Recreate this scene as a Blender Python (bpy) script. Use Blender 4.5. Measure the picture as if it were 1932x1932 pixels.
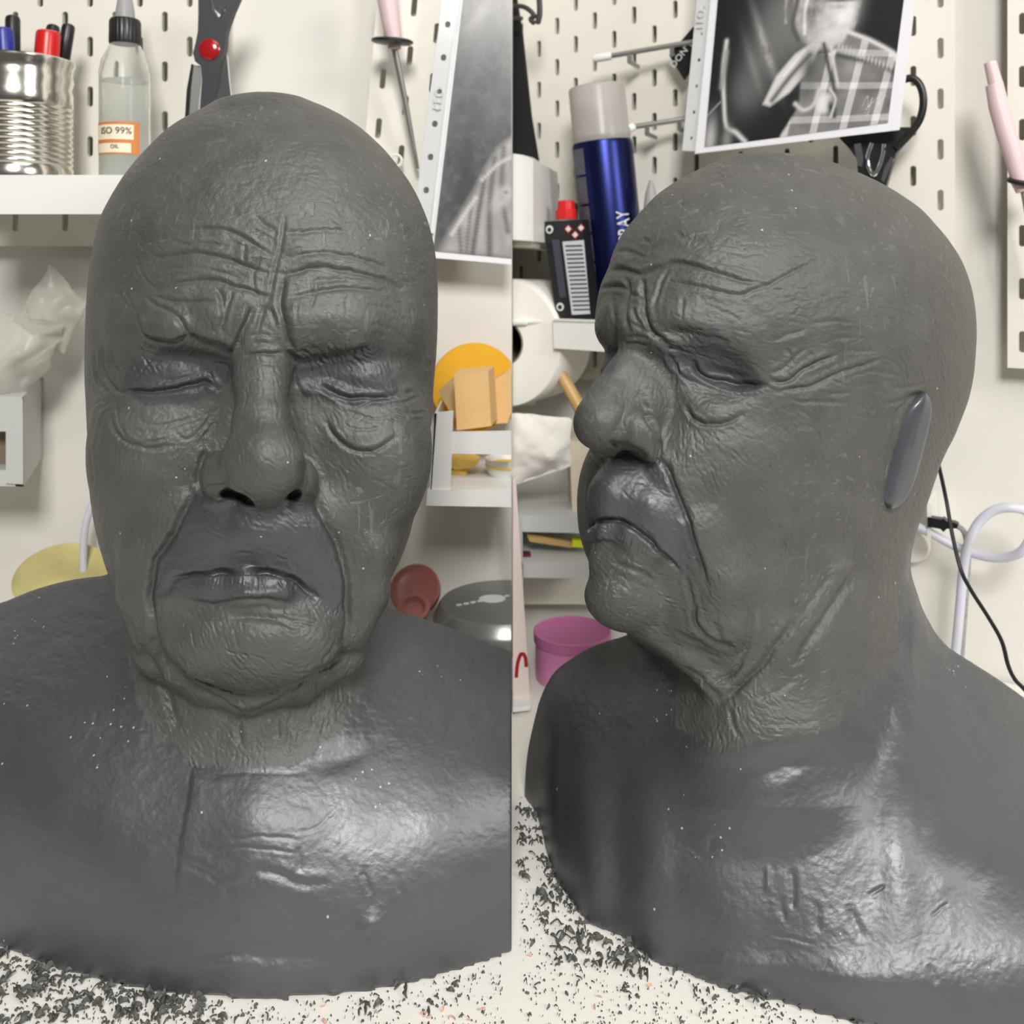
import bpy, bmesh, math, random
import numpy as np
from mathutils import Vector, Matrix

for o in list(bpy.data.objects): bpy.data.objects.remove(o)
SC = bpy.context.scene
COL = SC.collection
PI = math.pi
R = math.radians

# ------------------------------------------------------------------ camera
CAMZ = 1.0743          # eye level; table top is at z = 0.75
F = 1800.0             # focal length in pixels of the 1932 px frame
HZ = 500.0             # horizon row
cam_d = bpy.data.cameras.new('camera')
cam = bpy.data.objects.new('camera', cam_d); COL.objects.link(cam)
cam.location = (0, 0, CAMZ); cam.rotation_euler = (PI/2, 0, 0)
cam_d.sensor_width = 36; cam_d.lens = 36*F/1932.0
cam_d.shift_y = -(966-HZ)/1932.0
cam_d.clip_start = 0.02
cam_d.dof.use_dof = True; cam_d.dof.focus_distance = 0.445; cam_d.dof.aperture_fstop = 14
SC.camera = cam

# ------------------------------------------------------------------ world, lights, exposure
W = bpy.data.worlds.new('world'); SC.world = W; W.use_nodes = True
bg = W.node_tree.nodes['Background']; bg.inputs[0].default_value = (1.0, 0.97, 0.93, 1); bg.inputs[1].default_value = 0.11
def area(name, loc, target, size, power, color=(1,1,1), size_y=None):
    l = bpy.data.lights.new(name, 'AREA'); l.size = size; l.energy = power; l.color = color
    if size_y: l.shape = 'RECTANGLE'; l.size_y = size_y
    o = bpy.data.objects.new(name, l); COL.objects.link(o); o.location = loc
    o.rotation_euler = (Vector(target)-Vector(loc)).to_track_quat('-Z', 'Y').to_euler()
    return o
area('work_lamp', (0.06, -0.86, 1.90), (0.04, 0.55, 1.0), 0.40, 28.0, (1.0, 0.975, 0.95))
area('side_fill', (1.25, -0.65, 1.75), (0.10, 0.50, 1.0), 0.5, 14.0, (1.0, 0.98, 0.96))  # added fill from the right, brightens the turned bust's cheek
area('ceiling_lamp', (0.25, -0.15, 2.45), (0.05, 0.5, 0.9), 0.8, 6.0, (1.0, 0.98, 0.96))
SC.view_settings.view_transform = 'Standard'; SC.view_settings.look = 'None'
SC.view_settings.gamma = 1; SC.view_settings.use_curve_mapping = False
SC.view_settings.exposure = 0.0

# ------------------------------------------------------------------ helpers
def at(u, v, D):
    return Vector(((u-966)/F*D, D, CAMZ-(v-HZ)/F*D))
def mm(px, D): return px*D/F
TZ = 0.75
HT = CAMZ-TZ
def tab(u, v):         # point of the table top met along that direction
    D = F*HT/(v-HZ); return at(u, v, D)

def tag(o, label=None, cat=None, group=None, kind=None):
    if label: o['label'] = label
    if cat: o['category'] = cat
    if group: o['group'] = group
    if kind: o['kind'] = kind
    return o
def thing(name, label, cat, loc=(0,0,0), group=None, rot=None):
    o = bpy.data.objects.new(name, None); COL.objects.link(o); o.location = loc
    if rot is not None: o.rotation_euler = rot
    o.empty_display_size = 0.01
    bpy.context.view_layer.update()
    return tag(o, label, cat, group)
def nodes_mat(name):
    m = bpy.data.materials.new(name); m.use_nodes = True
    nt = m.node_tree; return m, nt, nt.nodes['Principled BSDF']
def mat(name, col, rough=0.5, metal=0.0, spec=0.5, noise=0.0, nscale=40.0, bump=0.0, trans=0.0, ior=1.45, alpha=1.0, coat=0.0, bscale=None, sss=0.0):
    m, nt, p = nodes_mat(name)
    L = nt.links.new
    p.inputs['Base Color'].default_value = (*col, 1); p.inputs['Roughness'].default_value = rough
    p.inputs['Metallic'].default_value = metal; p.inputs['Specular IOR Level'].default_value = spec
    p.inputs['Transmission Weight'].default_value = trans; p.inputs['IOR'].default_value = ior
    p.inputs['Alpha'].default_value = alpha; p.inputs['Coat Weight'].default_value = coat
    if noise > 0 or bump > 0:
        tc = nt.nodes.new('ShaderNodeTexCoord'); n = nt.nodes.new('ShaderNodeTexNoise')
        n.inputs['Scale'].default_value = nscale; n.inputs['Detail'].default_value = 5
        L(tc.outputs['Object'], n.inputs['Vector'])
        if noise > 0:
            mx = nt.nodes.new('ShaderNodeMix'); mx.data_type = 'RGBA'
            mx.inputs[6].default_value = (*[max(0, c*(1-noise)) for c in col], 1)
            mx.inputs[7].default_value = (*[min(1, c*(1+noise)) for c in col], 1)
            L(n.outputs['Fac'], mx.inputs[0]); L(mx.outputs[2], p.inputs['Base Color'])
        if bump > 0:
            n2 = n
            if bscale:
                n2 = nt.nodes.new('ShaderNodeTexNoise'); n2.inputs['Scale'].default_value = bscale; n2.inputs['Detail'].default_value = 4
                L(tc.outputs['Object'], n2.inputs['Vector'])
            b = nt.nodes.new('ShaderNodeBump'); b.inputs['Distance'].default_value = 0.001; b.inputs['Strength'].default_value = bump
            L(n2.outputs['Fac'], b.inputs['Height']); L(b.outputs['Normal'], p.inputs['Normal'])
    return m
def srgb(r, g, b):
    f = lambda c: (c/255/12.92) if c/255 <= 0.04045 else ((c/255+0.055)/1.055)**2.4
    return (f(r), f(g), f(b))
# ------------------------------------------------------------------ sculpting tools
# A bust is sculpted as an implicit surface in its own working frame (u across, v down, w in depth;
# one unit is about a quarter of a millimetre), meshed, then modelled with bumps, grooves and folds.
D0 = 0.47; SW = 0.00026
def to_world(P):
    D = D0+P[:,2]*SW
    return np.stack([(P[:,0]-966)/F*D, D, CAMZ-(P[:,1]-HZ)/F*D], 1)
def vtab(w): return HZ+F*HT/(D0+w*SW)
def wtab(v): return (F*HT/(v-HZ)-D0)/SW

def smin(a, b, k):
    h = np.maximum(k-np.abs(a-b), 0)/k
    return np.minimum(a, b)-h*h*k*0.25
def smax(a, b, k): return -smin(-a, -b, k)
def ell(P, c, r, rot=0.0):
    q = P-np.array(c, float)
    if rot:
        cs, sn = math.cos(R(rot)), math.sin(R(rot))
        q = np.stack([q[:,0]*cs+q[:,1]*sn, -q[:,0]*sn+q[:,1]*cs, q[:,2]], 1)
    r = np.array(r, float)
    k0 = np.sqrt(((q/r)**2).sum(1))+1e-6; k1 = np.sqrt(((q/(r*r))**2).sum(1))+1e-9
    return k0*(k0-1)/k1
def cone(P, a, b, ra, rb):
    a = np.array(a, float); b = np.array(b, float); ab = b-a
    t = np.clip(((P-a)@ab)/(ab@ab), 0, 1)
    return np.linalg.norm(P-(a+t[:,None]*ab), axis=1)-(ra+(rb-ra)*t)
def chain(P, pts, k=20):
    f = None
    for p, q in zip(pts[:-1], pts[1:]):
        g = cone(P, p[:3], q[:3], p[3], q[3]); f = g if f is None else smin(f, g, k)
    return f
def tabf(pairs):
    x = np.array([p[0] for p in pairs], float); y = np.array([p[1] for p in pairs], float)
    # monotone-ish smooth interpolation (Catmull-Rom on a dense table)
    xs = np.linspace(x[0], x[-1], 600)
    m = np.gradient(y, x)
    i = np.clip(np.searchsorted(x, xs)-1, 0, len(x)-2); h = x[i+1]-x[i]; t = (xs-x[i])/h
    ys = (2*t**3-3*t**2+1)*y[i]+(t**3-2*t**2+t)*h*m[i]+(-2*t**3+3*t**2)*y[i+1]+(t**3-t**2)*h*m[i+1]
    return lambda q: np.interp(q, xs, ys)

_lat = {}
def vnoise(x, y, seed=0):
    if seed not in _lat: _lat[seed] = np.random.RandomState(seed).rand(256, 256)
    G = _lat[seed]; xi = np.floor(x).astype(int); yi = np.floor(y).astype(int)
    fx = x-xi; fy = y-yi; fx = fx*fx*(3-2*fx); fy = fy*fy*(3-2*fy)
    a = G[xi&255, yi&255]; b = G[(xi+1)&255, yi&255]; c = G[xi&255, (yi+1)&255]; d = G[(xi+1)&255, (yi+1)&255]
    return (a*(1-fx)+b*fx)*(1-fy)+(c*(1-fx)+d*fx)*fy-0.5
def fbm(x, y, seed=0, o=4):
    s = 0; a = 1.0
    for i in range(o): s = s+a*vnoise(x*2**i+17*i, y*2**i+31*i, seed+i); a *= 0.5
    return s

def surface_nets(f, lo, hi, step):
    n = [int((hi[i]-lo[i])/step)+1 for i in range(3)]
    ax = [lo[i]+step*np.arange(n[i]) for i in range(3)]
    K = 4; cx = [a[::K] if (len(a)-1) % K == 0 else np.append(a[::K], a[-1]) for a in ax]
    G = np.stack(np.meshgrid(*cx, indexing='ij'), -1).reshape(-1, 3)
    C = f(G).reshape([len(a) for a in cx]); near = np.abs(C) < step*K*2.6
    sgn = C[tuple(np.ix_(*[np.minimum((np.arange(n[i])+K//2)//K, len(cx[i])-1) for i in range(3)]))]
    nd = np.zeros([len(a)+2 for a in cx], bool)
    for i in range(3):
        for j in range(3):
            for k in range(3): nd[i:i+near.shape[0], j:j+near.shape[1], k:k+near.shape[2]] |= near
    nd = nd[1:-1, 1:-1, 1:-1]
    fine = nd[tuple(np.ix_(*[np.minimum((np.arange(n[i])+K//2)//K, len(cx[i])-1) for i in range(3)]))]
    V = sgn.astype(np.float32).copy(); ii = np.argwhere(fine)
    Pf = ii*step+np.array(lo, float)
    V[fine] = np.concatenate([f(Pf[i:i+300000]) for i in range(0, len(Pf), 300000)])
    V[0] = V[-1] = 50; V[:,0] = V[:,-1] = 50; V[:,:,0] = V[:,:,-1] = 50
    S = V < 0
    nx, ny, nz = n
    cs = np.zeros((nx-1, ny-1, nz-1), int)
    for i in (0,1):
        for j in (0,1):
            for k in (0,1): cs += S[i:nx-1+i, j:ny-1+j, k:nz-1+k]
    act = (cs > 0) & (cs < 8); idx = -np.ones(act.shape, int); c = np.argwhere(act); idx[act] = np.arange(len(c))
    acc = np.zeros((len(c), 3)); cnt = np.zeros(len(c))
    def vv(off): return V[c[:,0]+off[0], c[:,1]+off[1], c[:,2]+off[2]]
    for a in range(3):
        for o1 in (0,1):
            for o2 in (0,1):
                p = [0,0,0]; p[(a+1)%3] = o1; p[(a+2)%3] = o2; q = list(p); q[a] = 1
                va, vb = vv(p), vv(q); m = (va < 0) != (vb < 0)
                t = np.where(m, va/np.where(m, va-vb, 1), 0)
                pt = np.array(p, float)+0*acc; pt[:,a] += t
                acc[m] += pt[m]; cnt[m] += 1
    verts = (c+acc/np.maximum(cnt, 1)[:,None])*step+np.array(lo)
    quads = []
    for a in range(3):
        b, d = (a+1)%3, (a+2)%3
        sl0 = [slice(None)]*3; sl1 = [slice(None)]*3
        sl0[a] = slice(0, -1); sl1[a] = slice(1, None)
        e = S[tuple(sl0)] != S[tuple(sl1)]; first = S[tuple(sl0)]
        g = np.argwhere(e); g = g[(g[:,b] > 0) & (g[:,d] > 0)]
        inside = first[g[:,0], g[:,1], g[:,2]]
        def I(db, dd):
            h = g.copy(); h[:,b] -= db; h[:,d] -= dd
            return idx[np.minimum(h[:,0], nx-2), np.minimum(h[:,1], ny-2), np.minimum(h[:,2], nz-2)]
        q = np.stack([I(1,1), I(0,1), I(0,0), I(1,0)], 1)
        q[~inside] = q[~inside][:, ::-1]; quads.append(q)
    Q = np.concatenate(quads); Q = Q[(Q >= 0).all(1)]
    return verts, Q
def subdivide(V, Q):
    E = np.sort(np.concatenate([Q[:, [i, (i+1)%4]] for i in range(4)]), axis=1)
    key = E[:,0]*(len(V)+1)+E[:,1]; uk, first, inv = np.unique(key, return_index=True, return_inverse=True)
    ue = E[first]; n = len(V); m = len(Q)
    em = inv.reshape(4, m)+n; fc = np.arange(m)+n+len(ue)
    NV = np.concatenate([V, V[ue].mean(1), V[Q].mean(1)])
    NQ = np.concatenate([np.stack([Q[:,i], em[i], fc, em[(i-1)%4]], 1) for i in range(4)])
    return NV, NQ
def grad(f, P, v, e=1.2):
    g = np.zeros_like(P)
    for a in range(3):
        d = np.zeros(3); d[a] = e
        g[:,a] = (f(P+d)-v)/e
    return g
def project(f, P, it=2, mx=8):
    for _ in range(it):
        v = f(P); g = grad(f, P, v); n2 = (g*g).sum(1)+1e-4
        s = g*(v/n2)[:,None]; L = np.linalg.norm(s, axis=1)+1e-9
        P = P-s*np.minimum(1, mx/L)[:,None]
    return P
def vnormals(V, Q):
    n = np.cross(V[Q[:,2]]-V[Q[:,0]], V[Q[:,3]]-V[Q[:,1]])
    N = np.zeros_like(V)
    for i in range(4):
        for a in range(3): N[:,a] += np.bincount(Q[:,i], n[:,a], len(V))
    return N/(np.linalg.norm(N, axis=1)[:,None]+1e-9)
def smooth(V, Q, it, lam=0.5, w=None):
    E = np.concatenate([Q[:, [i, (i+1)%4]] for i in range(4)])
    cnt = np.bincount(E[:,0], minlength=len(V))+np.bincount(E[:,1], minlength=len(V))
    for _ in range(it):
        A = np.zeros_like(V)
        for a in range(3): A[:,a] = np.bincount(E[:,0], V[E[:,1],a], len(V))+np.bincount(E[:,1], V[E[:,0],a], len(V))
        A /= np.maximum(cnt, 1)[:,None]
        l = lam if w is None else (lam*w)[:,None]
        V = V+(A-V)*l
    return V
def resample(pts, step=3.0):
    p = np.array(pts, float)
    if len(p) > 2:
        q = [p[0]*2-p[1]]+list(p)+[p[-1]*2-p[-2]]; out = []
        for i in range(1, len(q)-2):
            n = max(2, int(np.linalg.norm(q[i+1]-q[i])/step))
            t = np.linspace(0, 1, n, endpoint=False)[:,None]
            out.append(0.5*(2*q[i]+(q[i+1]-q[i-1])*t+(2*q[i-1]-5*q[i]+4*q[i+1]-q[i+2])*t*t+(3*q[i]-q[i-1]-3*q[i+1]+q[i+2])*t**3))
        out.append(p[-1:]); return np.concatenate(out)
    n = max(3, int(np.linalg.norm(p[1]-p[0])/step)); t = np.linspace(0, 1, n)[:,None]
    return p[0]*(1-t)+p[1]*t
class Relief:
    """height map laid over the front of a bust; strokes and bumps are modelled into it, then sampled by the mesh"""
    def __init__(self, lo, hi, jit=3.2):
        self.u0, self.v0 = int(lo[0]), int(lo[1]); self.nu, self.nv = int(hi[0]-lo[0])+1, int(hi[1]-lo[1])+1
        self.H = np.zeros((self.nv, self.nu), np.float32); self.gain = lambda v: (.43 if v < 640 else .5) if v < 1425 else .17
        vv, uu = np.mgrid[0:self.nv, 0:self.nu]; uu = uu+self.u0; vv = vv+self.v0
        self.U = (uu+fbm(uu/22, vv/22, 5, 3)*jit).astype(np.float32); self.V = (vv+fbm(uu/22, vv/22, 15, 3)*jit).astype(np.float32)
    def win(self, lo, hi):
        a = max(0, int(lo[0])-self.u0); b = min(self.nu, int(hi[0])-self.u0+1)
        c = max(0, int(lo[1])-self.v0); d = min(self.nv, int(hi[1])-self.v0+1)
        return slice(c, d), slice(a, b), (b > a and d > c)
    def bump(self, u, v, ru, rv, a, rot=0):
        m = 3*max(ru, rv); sy, sx, ok = self.win((u-m, v-m), (u+m, v+m))
        if not ok: return
        x = self.U[sy, sx]-u; y = self.V[sy, sx]-v; cs, sn = math.cos(R(rot)), math.sin(R(rot))
        self.H[sy, sx] += a*np.exp(-(((x*cs+y*sn)/ru)**2+((-x*sn+y*cs)/rv)**2))
    def stroke(self, p, w, d, lip=.35, side=1, h=5, L=0, t0=.18, t1=.18, step=3.0, gain=True):
        if gain:
            k = self.gain(np.mean([q[1] for q in p])); d = d*k*(1.25 if L and abs(d) > 8.5 else 1); h = h*k*1.3; lip = lip*.8; w = w*.92
        c = resample(p, step); rad = max(3.6*w, 2.3*L); sy, sx, ok = self.win(c.min(0)-rad-4, c.max(0)+rad+4)
        if not ok: return
        X = self.U[sy, sx]; Y = self.V[sy, sx]; best = np.full(X.shape, 1e9, np.float32); k = np.zeros(X.shape, int)
        for i, q in enumerate(c):
            dd = (X-q[0])**2+(Y-q[1])**2; m = dd < best; best[m] = dd[m]; k[m] = i
        T = np.gradient(c, axis=0); T /= np.linalg.norm(T, axis=1)[:,None]+1e-9
        near = best < rad*rad; kk = k[near]; rx = X[near]-c[kk,0]; ry = Y[near]-c[kk,1]
        cr = T[kk,0]*ry-T[kk,1]*rx; end = (kk == 0) | (kk == len(c)-1)
        ad = np.where(end, np.sqrt(best[near]), np.abs(cr)); t = kk/(len(c)-1)
        env = np.ones_like(ad)
        if t0 > 0: env *= np.clip(t/t0, 0, 1)**.8
        if t1 > 0: env *= np.clip((1-t)/t1, 0, 1)**.8
        hh = -d*np.exp(-(ad/w)**2)+d*lip*np.exp(-((ad-2.0*w)/(1.1*w))**2)
        if L:
            sd = ad*np.sign(cr)*side
            hh = hh+h*np.where(sd > 0, (1-np.exp(-(sd/(w*.8))**2))*np.exp(-(sd/L)**2), 0)
        H = self.H[sy, sx]; H[near] += hh*env
    def hairs(self, box, anchors, n, seed, poly=None, ln=(18, 46), w=1.7, d=1.1, spread=13):
        rs = np.random.RandomState(seed); A = np.array(anchors, float)
        for _ in range(n):
            u = rs.uniform(box[0], box[2]); v = rs.uniform(box[1], box[3])
            if poly is not None:
                c_ = False
                for (x1, y1), (x2, y2) in zip(poly, poly[1:]+poly[:1]):
                    if (y1 > v+12) != (y2 > v+12) and u < (x2-x1)*(v+12-y1)/(y2-y1)+x1: c_ = not c_
                if not c_: continue
            ww = 1/(((A[:,0]-u)**2+(A[:,1]-v)**2)+300)**1.5
            if rs.rand() > min(1.0, (A[:,3]*ww).sum()/ww.sum()): continue
            c2 = (np.cos(2*np.radians(A[:,2]))*ww).sum(); s2 = (np.sin(2*np.radians(A[:,2]))*ww).sum()
            a = 0.5*math.atan2(s2, c2)+R(rs.normal(0, spread)); l = rs.uniform(*ln); b = a+R(rs.normal(0, 14))
            m = (u+math.cos(a)*l/2, v+math.sin(a)*l/2); e = (m[0]+math.cos(b)*l/2, m[1]+math.sin(b)*l/2)
            self.stroke([(u, v), m, e], w*rs.uniform(.8, 1.4), d*(.56 if v > 640 else .32)*rs.uniform(.4, 1.5), .5, t0=.3, t1=.3, step=5, gain=False)
    def sample(self, U):
        x = np.clip(U[:,0]-self.u0, 0, self.nu-1.001); y = np.clip(U[:,1]-self.v0, 0, self.nv-1.001)
        i = x.astype(int); j = y.astype(int); fx = x-i; fy = y-j; H = self.H
        return (H[j,i]*(1-fx)+H[j,i+1]*fx)*(1-fy)+(H[j+1,i]*(1-fx)+H[j+1,i+1]*fx)*fy
def inpoly(U, poly, soft=4.0, jit=5.0, seed=3):
    """soft inside mask of a polygon, with a ragged border"""
    Uj = U+np.stack([fbm(U[:,0]/14, U[:,1]/14, seed, 4), fbm(U[:,0]/14, U[:,1]/14, seed+9, 4)], 1)*jit*2
    p = np.array(poly, float); inside = np.zeros(len(U), bool); dist = np.full(len(U), 1e9)
    lo = p.min(0)-40; hi = p.max(0)+40
    sel = np.nonzero((Uj[:,0] > lo[0]) & (Uj[:,0] < hi[0]) & (Uj[:,1] > lo[1]) & (Uj[:,1] < hi[1]))[0]
    q = Uj[sel]; ins = np.zeros(len(sel), bool); dd = np.full(len(sel), 1e9)
    for a, b in zip(p, np.roll(p, -1, 0)):
        c = ((a[1] > q[:,1]) != (b[1] > q[:,1])) & (q[:,0] < (b[0]-a[0])*(q[:,1]-a[1])/((b[1]-a[1]) or 1e-9)+a[0])
        ins ^= c; ab = b-a; t = np.clip(((q-a)@ab)/(ab@ab+1e-9), 0, 1)
        dd = np.minimum(dd, np.linalg.norm(q-(a+t[:,None]*ab), axis=1))
    M = np.zeros(len(U)); sgn = np.where(ins, dd, -dd); M[sel] = np.clip(0.5+sgn/(2*soft), 0, 1)
    return M
def np_mesh(name, V, Q, attrs={}, normals=None):
    me = bpy.data.meshes.new(name); me.vertices.add(len(V)); me.vertices.foreach_set('co', V.astype(np.float32).ravel())
    me.loops.add(Q.size); me.polygons.add(len(Q))
    me.loops.foreach_set('vertex_index', Q.astype(np.int32).ravel())
    me.polygons.foreach_set('loop_start', (np.arange(len(Q))*4).astype(np.int32))
    me.polygons.foreach_set('use_smooth', np.ones(len(Q), bool))
    me.update(calc_edges=True)
    for k, a in attrs.items():
        at_ = me.attributes.new(k, 'FLOAT', 'POINT'); at_.data.foreach_set('value', a.astype(np.float32))
    if normals is not None: me.normals_split_custom_set_from_vertices(normals.tolist())
    return me
# ------------------------------------------------------------------ the two busts: base forms
def body_fn(vtop, vbot, wtop, pw, umin, umax):
    vtop, vbot, wtop, pw = tabf(vtop), tabf(vbot), tabf(wtop), tabf(pw)
    def wf(u, v):
        a, b, c = vtop(u), vbot(u), wtop(u); wb = np.minimum(wtab(b), c-5); t = (v-a)/np.maximum(b-a, 4)
        return wb+(c-wb)*np.clip(1-t, 0, 1.6)**pw(u)
    def f(P):
        u, v, w = P[:,0], P[:,1], P[:,2]
        z = wf(u, v); gu = (wf(u+3, v)-z)/3; gv = (wf(u, v+3)-z)/3
        d = (z-w)/np.sqrt(1+gu*gu+gv*gv)
        d = smax(d, w-wtop(u)-12, 40)
        d = np.maximum(d, (v-vtab(w))*0.93)
        return np.maximum(np.maximum(d, umin-u), u-umax)
    return f
def loft(P, uL, uR, wc, rf, rb, n=2.2):
    u, v, w = P[:,0], P[:,1], P[:,2]
    a, b = uL(v), uR(v); hw = np.maximum((b-a)/2, 1.0); du = (u-(a+b)/2)/hw
    dw = w-wc(v); dw = np.where(dw < 0, dw/np.maximum(rf(v), 1), dw/np.maximum(rb(v), 1))
    rho = (np.abs(du)**n+np.abs(dw)**n+1e-9)**(1/n)
    return (rho-1)*np.minimum(hw, np.maximum(rf(v), 1))*0.9

LB = body_fn(vtop=[(-90,1150),(0,1130),(60,1106),(130,1086),(195,1076),(300,1060),(480,1050),(620,1080),(725,1133),(800,1158),(880,1188),(966,1222),(1000,1235)],
             vbot=[(-90,1758),(0,1790),(100,1828),(200,1856),(300,1875),(400,1886),(490,1890),(600,1884),(700,1872),(800,1852),(900,1822),(966,1800),(1000,1788)],
             wtop=[(-90,400),(100,370),(300,260),(480,195),(660,260),(860,370),(1000,400)],
             pw=[(-90,3.2),(100,2.7),(300,2.0),(480,1.7),(660,2.0),(860,2.7),(1000,3.2)], umin=-70, umax=965.3)
L_uL = tabf([(130,400),(160,400),(190,396),(235,323),(274,282),(318,243),(373,207),(409,189),(445,179),(492,170),(560,163),(631,160),(704,159),(769,162),(834,165),(921,168),(993,178),(1048,192),(1095,208),(1150,228),(1205,262),(1245,320),(1275,385),(1297,440),(1306,465)])
L_uR = tabf([(130,592),(160,590),(184,582),(204,625),(230,669),(269,713),(311,749),(352,778),(393,798),(440,814),(492,823),(578,826),(655,824),(733,818),(779,816),(849,805),(927,791),(1005,774),(1059,754),(1109,728),(1150,704),(1205,676),(1245,630),(1275,570),(1297,512),(1306,485)])
L_wc = tabf([(160,150),(500,130),(900,120),(1000,100),(1100,60),(1200,0),(1306,-60)])
def _lwf(v, t=tabf([(130,90),(160,80),(200,30),(235,-25),(280,-68),(340,-103),(420,-135),(500,-152),(600,-160),(660,-140),(740,-118),(820,-118),(900,-122),(1000,-140),(1100,-152),(1200,-160),(1260,-150),(1306,-110)])): return t(v)
L_rf = lambda v: L_wc(v)-_lwf(v)
L_rb = tabf([(130,200),(160,200),(200,230),(260,330),(350,410),(500,450),(800,440),(950,380),(1100,250),(1200,170),(1306,90)])
def f_left(P):
    f = loft(P, L_uL, L_uR, L_wc, L_rf, L_rb, 2.45)
    f = smax(f, (173-P[:,1]+((P[:,0]-497)/92)**2*16)*.9, 14)
    f = smax(f, P[:,1]-1300, 24)
    # neck
    neck = chain(P, [(470,1040,190,206),(468,1200,168,192),(468,1340,150,188)], 30)
    f = smin(f, neck, 18)
    # brow mass
    f = smin(f, chain(P, [(262,612,-44,48),(330,612,-94,50),(430,616,-116,48),(492,642,-120,42),(560,614,-114,48),(660,610,-92,50),(740,614,-36,46)], 20), 50)
    # eye sockets cut in under the brow
    f = smax(f, -ell(P, (340,699,-178), (106,46,80), 0), 30)
    f = smax(f, -ell(P, (648,705,-176), (104,46,74), 0), 30)
    # lids
    f = smin(f, ell(P, (330,712,-58), (96,46,46), 4), 22)
    f = smin(f, ell(P, (655,716,-56), (92,44,46), -6), 22)
    # cheeks
    f = smin(f, ell(P, (280,860,-34), (104,120,90)), 80)
    f = smin(f, ell(P, (708,860,-34), (96,120,90)), 80)
    # nose
    nose = chain(P, [(492,640,-118,50),(493,720,-146,47),(494,800,-180,52),(494,860,-206,62)], 24)
    nose = smin(nose, ell(P, (495,878,-222), (81,74,64)), 24)
    nose = smin(nose, ell(P, (414,900,-164), (38,50,60)), 14)
    nose = smin(nose, ell(P, (566,905,-160), (34,42,56)), 18)
    nose = smin(nose, ell(P, (494,930,-180), (30,30,56)), 18)
    f = smin(f, nose, 24)
    f = smax(f, -ell(P, (450,938,-196), (36,16,60), 16), 7)
    f = smax(f, -ell(P, (551,936,-190), (20,13,50), -30), 6)
    # muzzle: upper lip, lower lip, chin
    f = smin(f, ell(P, (484,1000,-112), (140,86,80)), 40)
    f = smin(f, ell(P, (395,1052,-84), (92,56,66), -28), 34)
    f = smin(f, ell(P, (572,1056,-80), (84,52,66), 34), 34)
    f = smax(f, -chain(P, [(318,1108,-134,6),(350,1093,-160,8),(400,1086,-186,9),(465,1084,-204,9),(530,1088,-196,9),(575,1106,-160,7),(592,1124,-140,5)], 8), 10)
    f = smin(f, chain(P, [(340,1114,-112,20),(400,1110,-146,30),(462,1109,-164,34),(522,1112,-150,30),(576,1126,-112,19)], 14), 14)
    f = smin(f, ell(P, (474,1216,-122), (156,84,72)), 34)
    # jowls and cheek folds running down beside the mouth
    f = smin(f, chain(P, [(322,950,-70,50),(276,1040,-64,46),(264,1130,-52,38),(280,1200,-38,30),(308,1238,-34,22)], 24), 26)
    f = smin(f, chain(P, [(640,950,-70,50),(694,1040,-60,46),(692,1120,-48,38),(666,1195,-36,32)], 24), 28)
    # fold of skin under the chin
    f = smin(f, chain(P, [(290,1235,0,40),(390,1290,-34,36),(466,1318,-56,26),(560,1290,-34,34),(650,1235,0,40)], 20), 14)
    return smin(f, LB(P), 70)

# ---- the second bust, turned three quarters to its right
RB = body_fn(vtop=[(966,1478),(970,1466),(980,1422),(990,1386),(1002,1346),(1015,1306),(1036,1268),(1076,1232),(1109,1212),(1159,1192),(1280,1172),(1420,1182),(1560,1192),(1650,1182),(1701,1152),(1717,1158),(1737,1176),(1777,1200),(1814,1226),(1851,1250),(1897,1281),(1932,1307),(2010,1365)],
             vbot=[(966,1479),(970,1480),(984,1499),(1019,1561),(1038,1637),(1071,1695),(1100,1735),(1172,1771),(1221,1810),(1287,1836),(1352,1862),(1463,1892),(1578,1925),(1700,1950),(1850,1968),(2010,1980)],
             wtop=[(966,440),(990,440),(1100,400),(1250,240),(1400,160),(1550,150),(1701,190),(1800,240),(2010,290)],
             pw=[(966,1.3),(1020,1.6),(1150,1.8),(1300,1.7),(1500,1.6),(1700,1.6),(1850,1.9),(2010,2.3)], umin=967, umax=2000)
R_uL = tabf([(230,1370),(276,1374),(299,1360),(326,1308),(350,1267),(371,1240),(396,1217),(421,1195),(448,1176),(473,1164),(508,1153),(535,1141),(570,1133),(611,1130),(640,1138),(680,1156),(720,1166),(800,1150),(852,1116),(885,1103),(923,1096),(964,1095),(1005,1099),(1049,1112),(1100,1135),(1150,1162),(1204,1196),(1239,1253),(1274,1300),(1320,1330),(1360,1345)])
R_uR = tabf([(230,1545),(276,1550),(299,1568),(316,1600),(335,1642),(359,1684),(385,1722),(428,1764),(475,1799),(530,1823),(578,1833),(625,1836),(673,1834),(720,1829),(751,1822),(785,1810),(826,1793),(861,1775),(907,1758),(957,1741),(994,1726),(1043,1709),(1078,1701),(1136,1704),(1200,1700),(1360,1690)])
TH = 56.0
def r_loft(P):
    u, v, w = P[:,0], P[:,1], P[:,2]
    a, b = R_uL(v), R_uR(v); hw = np.maximum((b-a)/2, 1.0)
    sn, cs = math.sin(R(TH)), math.cos(R(TH)); k = 1.22
    bb = hw/math.sqrt((k*sn)**2+cs**2); aa = k*bb
    wc = R_wc(v); du = u-(a+b)/2; dw = w-wc
    fx = -(du*sn+dw*cs); fy = du*cs-dw*sn      # along the face, across it
    rho = ((np.abs(fx)/aa)**2.15+(np.abs(fy)/bb)**2.15+1e-9)**(1/2.15)
    return (rho-1)*bb*0.9
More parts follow.
